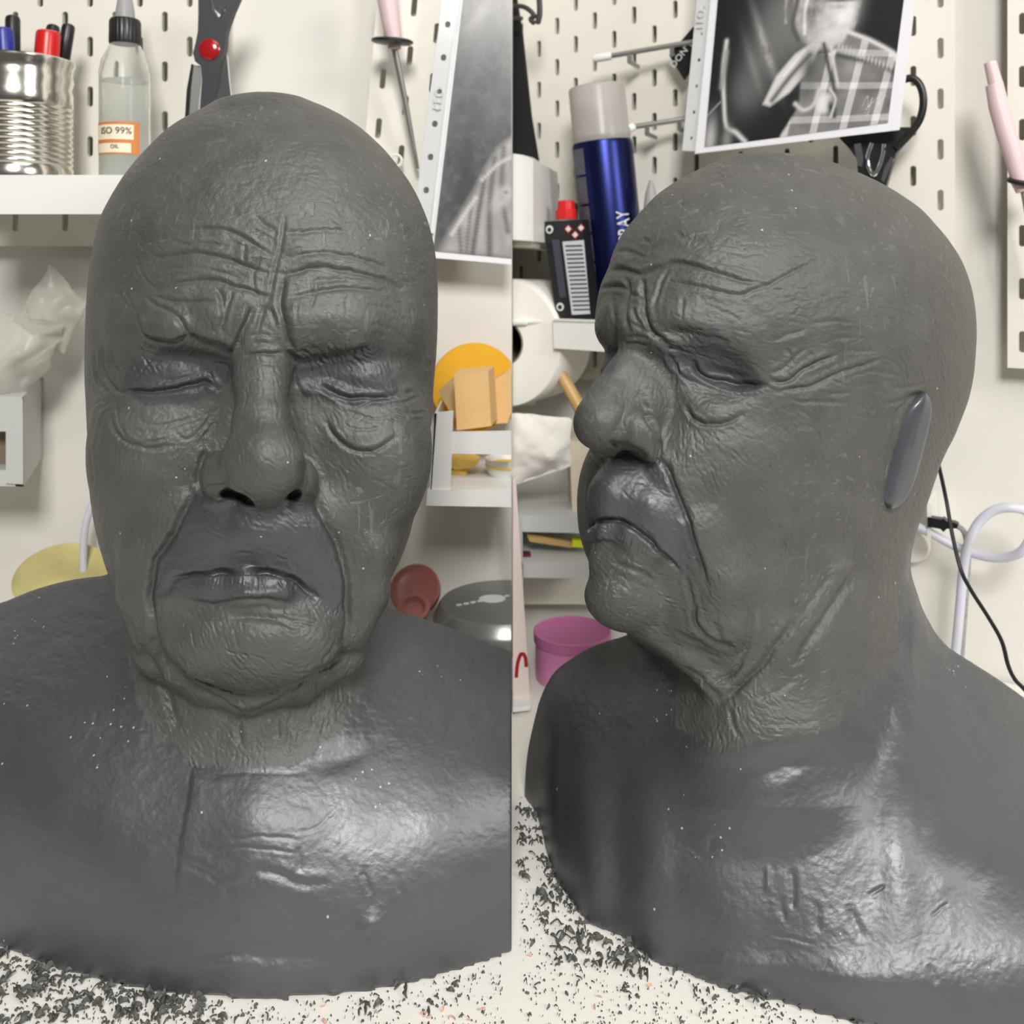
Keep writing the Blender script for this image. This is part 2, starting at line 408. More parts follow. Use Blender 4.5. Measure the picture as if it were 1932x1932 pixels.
R_wc = tabf([(230,210),(400,205),(700,200),(950,190),(1100,170),(1250,150),(1360,140)])
def f_right(P):
    f = r_loft(P)
    f = smax(f, (287-P[:,1]+((P[:,0]-1445)/100)**2*11)*.9, 14)
    f = smax(f, P[:,1]-1325, 24)
    neck = chain(P, [(1500,1080,170,190),(1485,1250,130,190),(1480,1420,110,200),(1480,1500,120,220)], 40)
    f = smin(f, neck, 40)
    # brow mass: near brow, far brow
    f = smin(f, chain(P, [(1215,620,-20,46),(1262,622,-38,44),(1330,622,-60,46),(1410,640,-80,44)], 20), 34)
    f = smin(f, ell(P, (1172,618,66), (49,48,60)), 20)
    # eye sockets
    f = smax(f, -ell(P, (1330,700,-128), (96,44,56), 16), 34)
    f = smin(f, ell(P, (1352,700,-30), (86,44,46), 18), 20)
    # far cheek and far eye
    f = smin(f, ell(P, (1178,700,90), (46,52,60)), 14)
    # nose
    nose = chain(P, [(1211,650,0,34),(1179,714,-36,37),(1151,757,-62,42),(1142,786,-76,50)], 20)
    nose = smin(nose, ell(P, (1137,799,-84), (55,52,56), -18), 20)
    nose = smin(nose, chain(P, [(1240,690,-6,44),(1215,760,-34,50),(1200,806,-60,44)], 20), 34)
    nose = smin(nose, ell(P, (1208,816,-104), (38,46,34), -24), 14)
    nose = smin(nose, ell(P, (1226,846,-104), (16,27,22), -14), 10)
    nose = smin(nose, ell(P, (1142,846,-44), (30,18,40)), 12)
    f = smin(f, nose, 16)
    f = smax(f, -ell(P, (1186,850,-124), (38,12,40), 22), 6)
    # muzzle
    f = smin(f, ell(P, (1180,940,-20), (72,68,70), 10), 22)
    f = smin(f, ell(P, (1245,985,-56), (84,52,52), 44), 22)
    f = smax(f, -chain(P, [(1118,990,-40,6),(1150,980,-92,7),(1190,986,-104,7),(1230,1014,-104,6)], 8), 8)
    f = smin(f, chain(P, [(1116,1010,-10,13),(1144,1004,-50,18),(1190,1012,-74,20),(1235,1044,-84,16)], 12), 18)
    f = smin(f, chain(P, [(1150,1058,-16,40),(1205,1066,-46,44)], 12), 24)
    f = smin(f, ell(P, (1184,1128,-10), (82,66,74), 10), 24)
    # jowl
    f = smin(f, chain(P, [(1330,1000,-80,44),(1372,1100,-66,50),(1386,1180,-44,38)], 20), 26)
    f = smin(f, chain(P, [(1640,1080,170,50),(1672,1190,170,62)], 20), 30)
    # wattle under the chin
    f = smin(f, chain(P, [(1230,1180,0,34),(1300,1235,-10,28),(1352,1292,-16,26),(1366,1306,-16,18)], 16), 18)
    f = smin(f, chain(P, [(1366,1304,-16,20),(1420,1262,-20,20),(1500,1180,-14,22),(1580,1080,-6,20)], 16), 18)
    return smin(f, RB(P), 70)
# ------------------------------------------------------------------ borders of the two clays
L_grey = [(100,100),(900,100),(900,1085),(760,1095),(733,1120),(716,1160),(700,1200),(692,1270),(674,1320),(660,1360),(640,1388),(604,1400),(590,1425),(560,1442),(500,1452),(450,1456),(420,1440),(370,1446),(350,1430),(335,1406),(300,1400),(284,1370),(262,1330),(250,1290),(238,1240),(232,1190),(226,1150),(204,1098),(186,1056),(100,1040)]
L_mouth = [(372,928),(343,971),(325,1008),(306,1036),(294,1060),(286,1095),(283,1130),(290,1150),(300,1130),(325,1125),(350,1130),(390,1137),(413,1141),(448,1132),(500,1129),(548,1137),(575,1130),(610,1145),(630,1160),(652,1150),(653,1095),(641,1048),(623,1001),(605,960),(585,940),(560,950),(500,956),(440,952),(400,950)]
L_lid1 = [(230,712),(248,689),(284,676),(295,656),(309,653),(358,660),(436,663),(443,685),(440,709),(422,727),(404,745),(367,758),(331,761),(277,766),(250,750),(228,738)]
L_lid2 = [(552,687),(589,676),(639,671),(672,667),(683,653),(706,649),(721,658),(728,685),(741,702),(748,727),(756,747),(734,758),(732,770),(688,771),(661,765),(643,756),(607,750),(574,749),(562,732),(549,712)]
R_grey = [(1000,200),(1950,200),(1950,900),(1760,950),(1720,1010),(1708,1060),(1702,1100),(1703,1160),(1700,1215),(1681,1254),(1637,1280),(1610,1316),(1597,1352),(1557,1375),(1528,1392),(1445,1395),(1401,1404),(1357,1416),(1327,1398),(1280,1378),(1266,1330),(1280,1292),(1276,1257),(1245,1238),(1188,1206),(1150,1193),(1080,1150),(1000,1100)]
R_mouth = [(1141,879),(1164,873),(1195,878),(1230,878),(1248,872),(1267,908),(1279,933),(1296,981),(1310,1022),(1317,1057),(1308,1082),(1284,1082),(1267,1064),(1242,1041),(1215,1034),(1168,1026),(1147,1022),(1120,1022),(1103,1030),(1097,1018),(1108,993),(1106,964),(1105,943),(1118,912)]
R_lid1 = [(1238,652),(1277,660),(1308,641),(1329,619),(1350,617),(1366,641),(1391,668),(1424,697),(1449,724),(1433,743),(1381,741),(1350,732),(1308,720),(1284,716),(1255,697),(1242,668)]
R_lid2 = [(1142,655),(1176,652),(1165,690),(1142,712)]
# ------------------------------------------------------------------ modelled detail of the first bust (facing the viewer)
L_lo, L_hi = (-90, 150, -330), (990, 1920, 640)
R_lo, R_hi = (950, 250, -340), (2020, 2000, 640)
RLl = Relief(L_lo, L_hi)
def S(r, w, d, *p, **k): r.stroke(list(p), w, d, **k)
def left_relief(r):
    # forehead creases
    S(r,5,5,(353,434),(390,432),(422,434),(458,449),(494,471),(520,483), L=24,h=3,side=-1)
    S(r,5,4,(534,440),(567,438),(621,434),(664,440), L=22,h=2,side=-1)
    S(r,5,5,(480,404),(498,423),(523,438))
    S(r,5,6.5,(284,485),(324,485),(367,478),(411,485),(451,498),(483,509),(512,519), L=26,h=4,side=-1)
    S(r,5,6.5,(512,514),(545,517),(585,507),(621,507),(675,516),(730,532),(766,548), L=26,h=4,side=-1)
    S(r,5,4,(534,485),(567,483),(603,478),(639,481),(693,492),(740,512), L=20,h=3,side=-1)
    S(r,5,6,(288,554),(320,540),(353,532),(385,527),(418,532),(451,543),(476,550),(498,559),(516,561), L=26,h=5,side=-1)
    S(r,5,5,(534,565),(559,561),(592,552),(628,547),(675,545),(730,556), L=26,h=4,side=-1)
    S(r,5,6,(288,557),(324,567),(367,570),(404,572),(418,576), L=22,h=3,side=-1)
    S(r,4,3,(320,455),(360,462),(400,460),(440,470))
    S(r,4,3,(300,512),(350,505),(400,510),(440,522),(470,530))
    S(r,4,3,(560,535),(610,530),(660,530),(710,540))
    S(r,4,3,(690,575),(735,585),(775,610)); S(r,4,3,(700,610),(745,625),(780,655)); S(r,4,2.5,(690,560),(730,565),(770,580))
    # frown lines
    S(r,4,5,(539,398),(534,438),(529,474),(520,503),(512,536),(507,568), lip=.6)
    S(r,4,5,(478,503),(478,543),(487,561)); S(r,4,3.5,(460,455),(462,485),(458,500)); S(r,4,3.5,(490,470),(487,500),(480,520))
    S(r,6.5,10,(538,518),(530,568),(536,605),(545,641),(556,666), L=30,h=6,side=-1)
    S(r,5.5,8,(411,543),(420,568),(420,597),(416,626), L=22,h=5,side=1)
    S(r,4,6,(440,547),(430,579),(421,612), lip=.7)
    S(r,7,11,(478,577),(466,606),(453,634),(447,662), L=26,h=7,side=1)
    S(r,5,7,(500,576),(489,605),(481,634)); S(r,4.5,5,(509,580),(517,600),(524,622))
    S(r,4,4,(599,525),(592,554),(583,590)); S(r,4,4,(565,560),(560,590),(563,620)); S(r,3.5,3,(655,560),(650,600))
    # root of the nose
    S(r,4,5,(472,634),(494,630),(512,637)); S(r,4,5,(480,650),(494,646),(508,648)); S(r,4,7,(458,670),(494,666),(534,668), L=14,h=3,side=-1)
    S(r,3.5,3,(462,690),(494,686),(530,690))
    # brows
    r.bump(323,616,42,22,13); r.bump(396,590,26,28,9); r.bump(455,592,17,34,9,8); r.bump(617,604,60,36,9); r.bump(560,600,16,38,7); r.bump(270,628,16,20,5)
    r.bump(559,462,26,14,5); r.bump(476,483,28,12,5); r.bump(590,490,30,12,4); r.bump(570,530,24,14,4); r.bump(640,560,40,16,4); r.bump(400,505,50,12,4); r.bump(350,548,40,12,4)
    S(r,5.5,11,(258,596),(264,612),(275,630),(297,641),(331,642),(362,631), L=24,h=6,side=-1)
    S(r,5,7,(331,597),(347,615),(360,634)); S(r,4.5,7,(273,557),(295,576),(324,590),(346,608),(356,628))
    S(r,8,13,(358,632),(382,643),(411,652),(440,663), L=24,h=8,side=-1,t0=.1,t1=.1)
    S(r,7,9,(534,658),(549,671),(567,680),(589,676),(616,672),(639,667),(670,662),(697,653), L=24,h=7,side=-1,t0=.1)
    rs = random.Random(4)
    for i in range(60):      # eyebrow combing
        u = rs.uniform(560,690); v = rs.uniform(650,680); S(r,1.9,3,(u,v),(u+rs.uniform(8,16),v+rs.uniform(6,12)),t0=.2,t1=.2)
        u = rs.uniform(225,300); v = rs.uniform(645,700)-(u-262)*.2; S(r,1.9,2.6,(u,v),(u+rs.uniform(6,12),v+rs.uniform(8,14)),t0=.2,t1=.2)
    # eyes
    S(r,5,11,(228,737),(259,738),(286,739),(313,736),(340,731),(364,724),(384,720),(398,725),(412,738), L=26,h=7,side=-1,t0=.12,t1=.08)
    S(r,3.5,6,(394,700),(402,715),(415,735)); r.bump(400,728,9,12,5,-30); r.bump(360,743,52,12,5,-8)
    S(r,4,5,(395,690),(425,690),(440,705)); S(r,4,3,(300,722),(345,714),(385,706)); r.bump(330,695,60,18,6)
    for i in range(14):
        u = 372+i*3.6; S(r,1.8,2.4,(u,706-i*.5),(u+9,695-i*.5))
    S(r,10,6,(592,706),(635,716),(690,734),(742,744),lip=.2); S(r,5,10,(603,727),(625,738),(643,747),(661,752),(688,750),(706,749),(750,748), L=20,h=5,side=-1)
    S(r,3.5,5,(608,734),(640,756),(668,766),(700,756),(722,750)); r.bump(581,738,14,10,7,30); r.bump(615,745,26,7,5,20); r.bump(700,705,36,24,7); S(r,4,5,(560,690),(556,712),(566,735))
    S(r,3.5,4,(763,741),(779,743)); S(r,3.5,4.5,(734,763),(761,760),(792,748)); S(r,3.5,4,(740,775),(775,780),(806,776)); r.bump(768,732,10,6,4)
    # crow's feet
    S(r,5,8,(197,650),(193,680),(196,703),(206,722),(222,737),(240,742), L=16,h=5,side=1)
    S(r,5,7,(181,660),(179,690),(187,715),(199,735),(214,748), L=14,h=4,side=1)
    S(r,5,6,(212,655),(209,675),(217,692),(232,708), L=14,h=4,side=1); S(r,4,5,(170,680),(172,710),(182,735),(196,752))
    S(r,4,5,(205,756),(190,757),(175,768),(167,786)); S(r,4,4.5,(212,758),(190,772),(176,800),(171,840)); S(r,4,4,(214,768),(196,785),(184,815),(176,860)); S(r,4,3.5,(168,800),(170,850),(172,900))
    S(r,3,3,(255,470),(270,518),(297,550)); S(r,3,2.5,(228,510),(239,554),(262,600)); S(r,3,2.5,(215,520),(228,560),(250,585)); S(r,3,2.5,(262,495),(240,515),(225,530))
    # bags under the eyes
    S(r,4.5,7,(210,776),(212,798),(222,818),(241,834),(259,841),(290,846),(330,840), L=30,h=5,side=-1)
    S(r,3.5,5,(222,790),(232,814),(248,832),(262,837),(282,835),(315,829)); S(r,3,3,(260,788),(280,800),(320,800),(370,785)); S(r,3,3,(240,822),(256,812),(270,818))
    S(r,3,3.5,(330,815),(350,830),(380,812),(400,775)); S(r,3,3,(222,742),(221,770),(224,800))
    S(r,5,8,(612,790),(630,821),(648,839),(670,850),(697,851),(721,843),(750,819), L=34,h=7,side=-1)
    S(r,3,3,(640,800),(680,812),(720,806)); S(r,3,2.5,(650,775),(700,790),(745,785)); r.bump(655,822,34,20,4)
    # nose
    S(r,15,7,(430,700),(422,745),(404,803),(386,850),lip=.15); S(r,13,5,(551,740),(554,803),(563,857),lip=.15)
    S(r,6,14,(392,850),(380,870),(375,892),(376,914),(384,934),(400,949), L=20,h=0,t0=.2,t1=.1,lip=.2)
    S(r,7,8,(420,870),(421,890),(426,908),(434,918),lip=.25); S(r,3.5,7,(386,914),(404,916),(424,915)); S(r,9,6,(567,870),(580,900),(590,930),lip=.2)
    S(r,4,6,(400,948),(412,950),(424,944)); r.bump(494,872,26,40,5); S(r,4,3,(458,945),(480,952),(505,950))
    # nasolabial folds
    S(r,7,15,(366,930),(343,971),(325,1008),(306,1036),(294,1060),(286,1095),(283,1130),(287,1160),(290,1190),(299,1223),(313,1246), L=30,h=9,side=1,t0=.1,t1=.08,lip=.1)
    S(r,7,12,(576,936),(594,943),(609,971),(632,1013),(645,1048),(654,1095),(656,1141),(656,1188),(648,1226), L=34,h=7,side=-1,t0=.12,t1=.1,lip=.1)
    S(r,9,6,(620,975),(650,1030),(668,1080),(672,1140),lip=.2)
    S(r,4,4,(300,1140),(299,1180),(306,1215)); S(r,4,5,(243,1165),(262,1215),(290,1250))
    # mouth
    S(r,4.5,15,(322,1096),(355,1084),(390,1081),(436,1078),(483,1078),(506,1079),(541,1086),(564,1099),(590,1124), L=20,h=5,side=-1,t0=.1,t1=.12,lip=.1)
    r.bump(483,1004,46,30,8); r.bump(430,985,12,30,-3); S(r,7,5,(340,1075),(322,1100),(315,1125),lip=.2); S(r,4.5,6,(345,1129),(390,1139),(413,1141),(448,1133),(483,1130),(518,1134),(552,1137),lip=.5)
    r.bump(483,1120,50,5,4); S(r,7,7,(430,1163),(483,1164),(518,1169),(553,1181),(580,1190),lip=.3); S(r,4,4,(520,1162),(560,1172),(600,1180)); S(r,6,5,(340,1150),(380,1165),(430,1165),lip=.3)
    for i in range(46):
        u = 345+i*4.8+rs.uniform(-2,2); S(r,1.6,1.8,(u,1085+abs(u-460)*.06),(u-3+rs.uniform(-3,3),1108+rs.uniform(-6,12)))
    # chin and its side folds
    r.bump(500,1200,40,26,6); S(r,5,9,(652,1222),(640,1244),(617,1257),(592,1264), L=18,h=3,side=-1); S(r,4,6,(634,1214),(622,1234),(606,1247))
    for i in range(26):
        u = 330+rs.random()*110; v = 1180+rs.random()*70; S(r,1.9,2.6,(u,v),(u+rs.uniform(8,16),v+rs.uniform(20,42)))
    for i in range(30):
        u = 420+rs.random()*80; v = 1225+rs.random()*50; S(r,2,3,(u,v),(u+rs.uniform(16,34),v+rs.uniform(8,24)))
    # neck
    S(r,9,12,(262,1215),(285,1250),(301,1280),(314,1312),(328,1346),(338,1374), L=24,h=4,side=1,lip=.2)
    S(r,6,10,(340,1272),(370,1294),(394,1309),(428,1327),(458,1346), L=22,h=7,side=-1,t0=.1,t1=.1); S(r,6,6,(466,1346),(513,1328),(556,1296),(599,1266), L=18,h=4,side=-1)
    S(r,4,6,(400,1300),(440,1318),(470,1330)); S(r,7,8,(457,1346),(450,1372),(453,1408),lip=.3); S(r,8,5,(524,1345),(522,1395),lip=.3); S(r,6,4,(560,1320),(545,1380),(540,1420))
    # chest: tool marks and dents
    S(r,6,.4,(362,1446),(350,1525),(334,1625),(331,1700), L=60,h=16,side=-1,lip=.1,t0=.1,t1=.3)
    S(r,10,5,(330,1630),(370,1638),(400,1655),(425,1662), L=26,h=4,side=-1); S(r,10,6,(432,1684),(465,1665),(490,1645),(535,1655),(565,1668),(622,1670), L=26,h=5,side=-1)
    S(r,9,7,(425,1665),(435,1705),(450,1740)); S(r,4,2.5,(360,1757),(480,1760),(600,1757)); S(r,2.4,5,(545,1735),(566,1713)); S(r,7,5,(685,1640),(700,1690)); S(r,7,4,(738,1640),(765,1700)); S(r,6,4,(560,1600),(566,1650))
    S(r,5,2,(400,1468),(450,1460),(540,1463),(580,1455)); S(r,4,3,(430,1590),(500,1584),(570,1590)); S(r,4,3,(400,1608),(470,1604),(560,1612)); S(r,4,3,(640,1520),(600,1560),(560,1575))
    r.bump(480,1560,115,110,16); r.bump(640,1432,50,22,-5,-20); r.bump(940,1475,50,50,4); r.bump(480,1690,110,50,5)
    r.bump(500,1800,200,26,-5); r.bump(700,1750,20,30,6,30); r.bump(440,1815,60,20,4)
    for i in range(46):      # ragged foot
        u = rs.uniform(0,960); v = 1889-((u-490)/480)**2*92; r.bump(u,v,rs.uniform(5,16),rs.uniform(4,9),rs.uniform(-6,8))
    r.hairs((150,180,840,1440), [(480,230,5,.8),(300,300,-40,.8),(700,330,40,.6),(300,500,5,.9),(480,480,0,.9),(700,500,10,.9),(480,620,90,.7),(200,600,80,.5),(790,650,85,.6),
        (380,780,125,1),(300,800,150,.8),(330,880,118,1.2),(250,950,105,1.2),(210,900,95,1),(270,1050,92,1.3),(255,1180,70,1),(494,760,88,.7),(440,860,60,1),(480,930,30,1),
        (560,780,70,1),(620,860,58,1.2),(700,820,20,.9),(720,900,20,1),(640,960,58,1.2),(690,1050,75,1.2),(760,950,95,.9),(700,1150,85,1),
        (480,1020,10,.15),(360,1060,10,.15),(590,1060,40,.15),(360,1200,65,1.2),(430,1240,45,1.3),(500,1250,20,1.2),(600,1210,140,1.0),(480,1110,88,.8),
        (300,1380,62,1.3),(380,1360,50,1.3),(460,1380,85,1.2),(560,1380,110,1.1),(640,1320,100,1.2)], 4200, 11, L_grey)
left_relief(RLl)

# ------------------------------------------------------------------ modelled detail of the second bust (three quarter view)
RLr = Relief(R_lo, R_hi)
def right_relief(r):
    rs = random.Random(9)
    S(r,5,4,(1275,439),(1294,448),(1329,452)); S(r,5,5,(1210,450),(1226,458)); S(r,4,4,(1180,470),(1200,480),(1216,490))
    S(r,3.5,-4,(1250,423),(1236,454),(1221,477),(1218,489)); S(r,5,5,(1155,478),(1178,474),(1200,487))
    S(r,5,8,(1152,509),(1176,508),(1201,516),(1213,518),(1242,507),(1267,498),(1288,497),(1315,504),(1350,516),(1381,524),(1412,533),(1443,537), L=24,h=5,side=-1,t0=.05)
    S(r,5,7,(1139,544),(1164,541),(1186,547), L=18,h=4,side=-1,t0=0); S(r,4,6,(1190,557),(1215,558)); r.bump(1168,526,18,12,4); r.bump(1150,580,16,22,5); r.bump(1176,492,16,12,4)
    S(r,4.5,5.5,(1246,539),(1267,535),(1298,536),(1329,543),(1360,551),(1391,557),(1422,547),(1460,533),(1490,517),(1524,499),(1555,487), L=20,h=3,side=-1)
    S(r,5,10,(1184,522),(1186,549),(1179,586),(1182,611),(1188,630)); S(r,6,11,(1213,524),(1215,559),(1217,590),(1226,622),(1237,638), L=26,h=6,side=-1)
    S(r,4,6,(1193,578),(1201,601),(1215,622)); S(r,4,5,(1205,520),(1199,547)); S(r,4,5,(1159,560),(1158,590),(1162,610))
    S(r,4,5,(1265,508),(1253,524),(1244,547),(1236,584),lip=.8); S(r,3.5,4,(1290,560),(1288,600)); r.bump(1270,590,36,30,7); r.bump(1204,540,10,16,4)
    S(r,3.5,3,(1290,480),(1330,490),(1380,500),(1420,505)); S(r,3.5,3,(1330,575),(1370,590),(1400,610)); S(r,3.5,3,(1350,470),(1400,480),(1440,478))
    # brow and eye
    r.bump(1286,630,44,13,-13,6); S(r,6,9,(1226,622),(1244,640),(1265,653),(1290,659), L=24,h=5,side=-1); S(r,5,5,(1320,640),(1350,640),(1380,650))
    for i in range(70):
        u = rs.uniform(1240,1320); v = rs.uniform(612,660)+(u-1280)*.15; S(r,1.8,3,(u,v),(u+rs.uniform(10,18),v+rs.uniform(2,8)),t0=.2,t1=.2)
    S(r,4,6,(1180,637),(1205,636),(1228,641)); S(r,4,5,(1188,609),(1208,620),(1230,636)); S(r,3.5,4,(1178,650),(1200,648),(1222,652))
    r.bump(1370,707,58,12,-9,14); r.bump(1352,680,60,20,7,18)
    S(r,5.5,11,(1306,678),(1315,699),(1333,712),(1360,719),(1391,725),(1412,726),(1450,724), L=22,h=5,side=-1,t0=.1)
    S(r,4,-5,(1255,668),(1262,690),(1272,704)); S(r,4,6,(1275,682),(1284,706),(1308,722)); S(r,4,-5,(1335,724),(1360,736),(1391,742),(1433,742)); r.bump(1285,700,10,12,5); S(r,3,4,(1262,664),(1275,690),(1280,712))
    S(r,5,8,(1292,760),(1304,784),(1325,797),(1350,800),(1377,795),(1410,778), L=30,h=6,side=-1); r.bump(1340,775,40,20,4)
    # nose and nostril wing
    S(r,6,12,(1212,750),(1226,793),(1238,824),(1243,848),(1240,868),(1226,874), L=16,h=3,side=-1,lip=.2,t0=.3); S(r,11,7,(1206,735),(1213,766),(1224,795),lip=.2)
    S(r,7,5,(1188,766),(1172,795),(1155,822),lip=.3); r.bump(1128,795,26,24,4); S(r,4,6,(1150,830),(1175,845),(1200,862),(1222,872),lip=.3); S(r,4,5,(1112,852),(1140,858),(1160,868))
    # fold from nose to jaw
    S(r,7,12,(1243,866),(1255,878),(1266,900),(1277,929),(1290,964),(1302,1001),(1313,1037),(1323,1068),(1337,1112), L=36,h=6,side=-1,t0=.08,lip=.1)
    # mouth
    S(r,5,14,(1110,990),(1128,983),(1147,980),(1170,983),(1188,989),(1209,1004),(1230,1022),(1246,1043),(1267,1060),(1286,1080), L=20,h=5,side=-1,t0=.04,t1=.2,lip=.1)
    S(r,6,8,(1155,1057),(1184,1070),(1215,1084),(1240,1098),lip=.4); S(r,4,6,(1102,1028),(1120,1022),(1143,1022),(1162,1027)); S(r,4,3,(1200,1062),(1225,1072),(1250,1090)); r.bump(1235,960,46,30,6,60); r.bump(1170,915,24,16,-3)
    for i in range(20):
        u = 1175+rs.random()*55; v = 1000+(u-1175)*.4; S(r,1.7,1.8,(u,v+4),(u-8,v+26))
    r.bump(1190,1125,44,30,5); S(r,5,6,(1290,1085),(1300,1110),(1306,1150))
    # crow's feet
    S(r,4,5,(1451,704),(1474,696),(1503,670),(1523,658), L=14,h=3,side=-1)
    S(r,5,9,(1448,712),(1465,720),(1486,717),(1514,699),(1549,681),(1580,668), L=18,h=5,side=-1)
    S(r,5,8,(1457,737),(1497,732),(1532,728),(1561,713),(1590,701),(1633,687),(1671,675), L=18,h=5,side=-1)
    S(r,4,4,(1601,710),(1648,700),(1706,712)); S(r,4,5,(1488,751),(1517,759),(1561,758),(1604,762)); S(r,3.5,4,(1526,662),(1534,676),(1532,692)); S(r,4,4,(1454,641),(1488,630),(1517,625))
    S(r,4,4,(1590,664),(1620,660),(1655,661)); S(r,4.5,6,(1659,762),(1691,759),(1714,748),(1749,739)); S(r,4,4,(1680,735),(1720,730),(1764,716)); S(r,4,4,(1540,738),(1580,742),(1610,738)); S(r,3.5,3,(1600,780),(1650,790),(1680,785))
    S(r,4,4,(1478,655),(1492,675),(1496,690)); S(r,3.5,3,(1560,640),(1600,636),(1640,640)); S(r,4,4,(1530,612),(1570,605),(1610,610)); S(r,3.5,3,(1620,730),(1660,722)); S(r,4,3,(1500,770),(1530,790),(1545,830))
    r.bump(1400,850,60,60,5); r.bump(1500,640,30,8,4,-25); r.bump(1560,735,50,8,4,-20)
    # jaw and neck folds
    S(r,10,11,(1622,1062),(1593,1109),(1563,1153),(1534,1198),(1510,1233),(1496,1262), L=30,h=4,side=1,lip=.2)
    S(r,8,12,(1497,1160),(1486,1189),(1460,1221),(1439,1251),(1410,1280),(1386,1301),(1364,1320), L=24,h=6,side=1,lip=.1)
    S(r,6,8,(1416,1145),(1413,1189),(1404,1227),(1392,1251)); S(r,6,10,(1308,1140),(1312,1174),(1327,1195),(1357,1215),(1385,1225), L=20,h=5,side=-1); S(r,6,7,(1346,1170),(1362,1206),(1385,1222))
    S(r,5,7,(1339,1292),(1362,1279),(1386,1266),(1400,1240)); S(r,7,9,(1286,1257),(1315,1277),(1345,1306),(1365,1326),lip=.1); S(r,5,5,(1270,1190),(1300,1205),(1330,1215)); r.bump(1390,1190,20,26,4); r.bump(1345,1245,30,18,4)
    S(r,6,4,(1570,1080),(1540,1120),(1515,1160)); S(r,5,5,(1375,1330),(1385,1370),(1400,1395)); S(r,7,4,(1420,1320),(1470,1300),(1520,1260))
    # ear root
    S(r,5,7,(1745,745),(1718,752),(1700,770),(1688,800),(1680,840)); S(r,4,8,(1664,952),(1672,966),(1684,966)); 
    # chest: dents and finger marks
    S(r,6,-6,(1450,1630),(1452,1686)); S(r,8,8,(1496,1640),(1496,1720)); S(r,8,5,(1475,1690),(1480,1740)); S(r,8,5,(1540,1700),(1545,1760)); S(r,9,6,(1600,1705),(1627,1775)); S(r,4,5,(1640,1690),(1672,1672)); S(r,3,4,(1755,1730),(1790,1705))
    S(r,4,3,(1450,1762),(1500,1772),(1545,1784)); S(r,9,5,(1750,1820),(1770,1860)); S(r,3,-4,(1270,1595),(1300,1607),(1322,1622)); S(r,7,4,(1345,1575),(1340,1610))
    r.bump(1600,1545,190,120,18); r.bump(1480,1440,60,26,-7,-20); r.bump(1800,1640,70,60,8); r.bump(1640,1850,120,40,6); r.bump(1400,1830,100,30,6)
    for i in range(20):
        u = rs.uniform(1360,1570); v = rs.uniform(1885,1905)+(u-1460)*.3; r.bump(u,v,rs.uniform(5,12),rs.uniform(4,8),rs.uniform(-4,6))
    r.bump(1440,1880,14,12,9)
    r.hairs((1090,290,1830,1420), [(1450,330,10,.6),(1400,450,15,.9),(1250,420,-60,.5),(1600,420,30,.6),(1700,550,40,.5),(1500,560,-5,1),(1600,620,-10,.9),(1780,700,90,.4),
        (1300,600,10,.8),(1130,760,115,.5),(1180,720,110,.7),(1130,820,60,.7),(1210,820,115,1.2),(1230,760,100,1.1),(1280,850,80,1.2),(1330,900,62,1.3),(1350,760,10,1),(1430,850,55,1.1),(1400,1000,62,1.2),
        (1500,900,80,1.1),(1600,850,75,1.1),(1550,1000,110,1.2),(1650,1000,112,1.1),(1480,1120,105,1.2),(1600,1150,118,1.2),(1370,1120,75,1.2),(1200,1120,30,1.2),(1180,1160,45,1.2),(1250,1170,20,1.2),(1250,1080,15,1),
        (1290,1220,10,1.2),(1320,1350,72,1.3),(1370,1370,80,1.2),(1450,1340,35,1.3),(1550,1300,140,1.2),(1640,1240,130,1.2),(1200,950,30,.15),(1260,1000,60,.3),(1180,900,10,.15),(1350,680,20,.4)], 4600, 21, R_grey)
right_relief(RLr)
STEP = 10.0
def make_bust(f, lo, hi, relief, levels=2, post=None):
    V, Q = surface_nets(f, lo, hi, STEP)
    V = project(f, V, 2); 
    for l in range(levels):
        V, Q = subdivide(V, Q); V = smooth(V, Q, 1, 0.5)
        if l == 0: V = project(f, V, 2)
    N = vnormals(V, Q)
    if N[np.argmin(V[:,2]), 2] > 0: Q = Q[:, ::-1].copy(); N = -N
    Ns = smooth(N, Q, 6); Ns /= np.linalg.norm(Ns, axis=1)[:,None]+1e-9
    gate = np.clip((-Ns[:,2]-0.02)/0.22, 0, 1)
    U = V[:, :2].copy()
    H = relief.sample(U)*gate
    if post is not None: H = H+post(U, V, Ns, gate)
    W3 = V+Ns*H[:,None]
    return W3, Q, U, gate
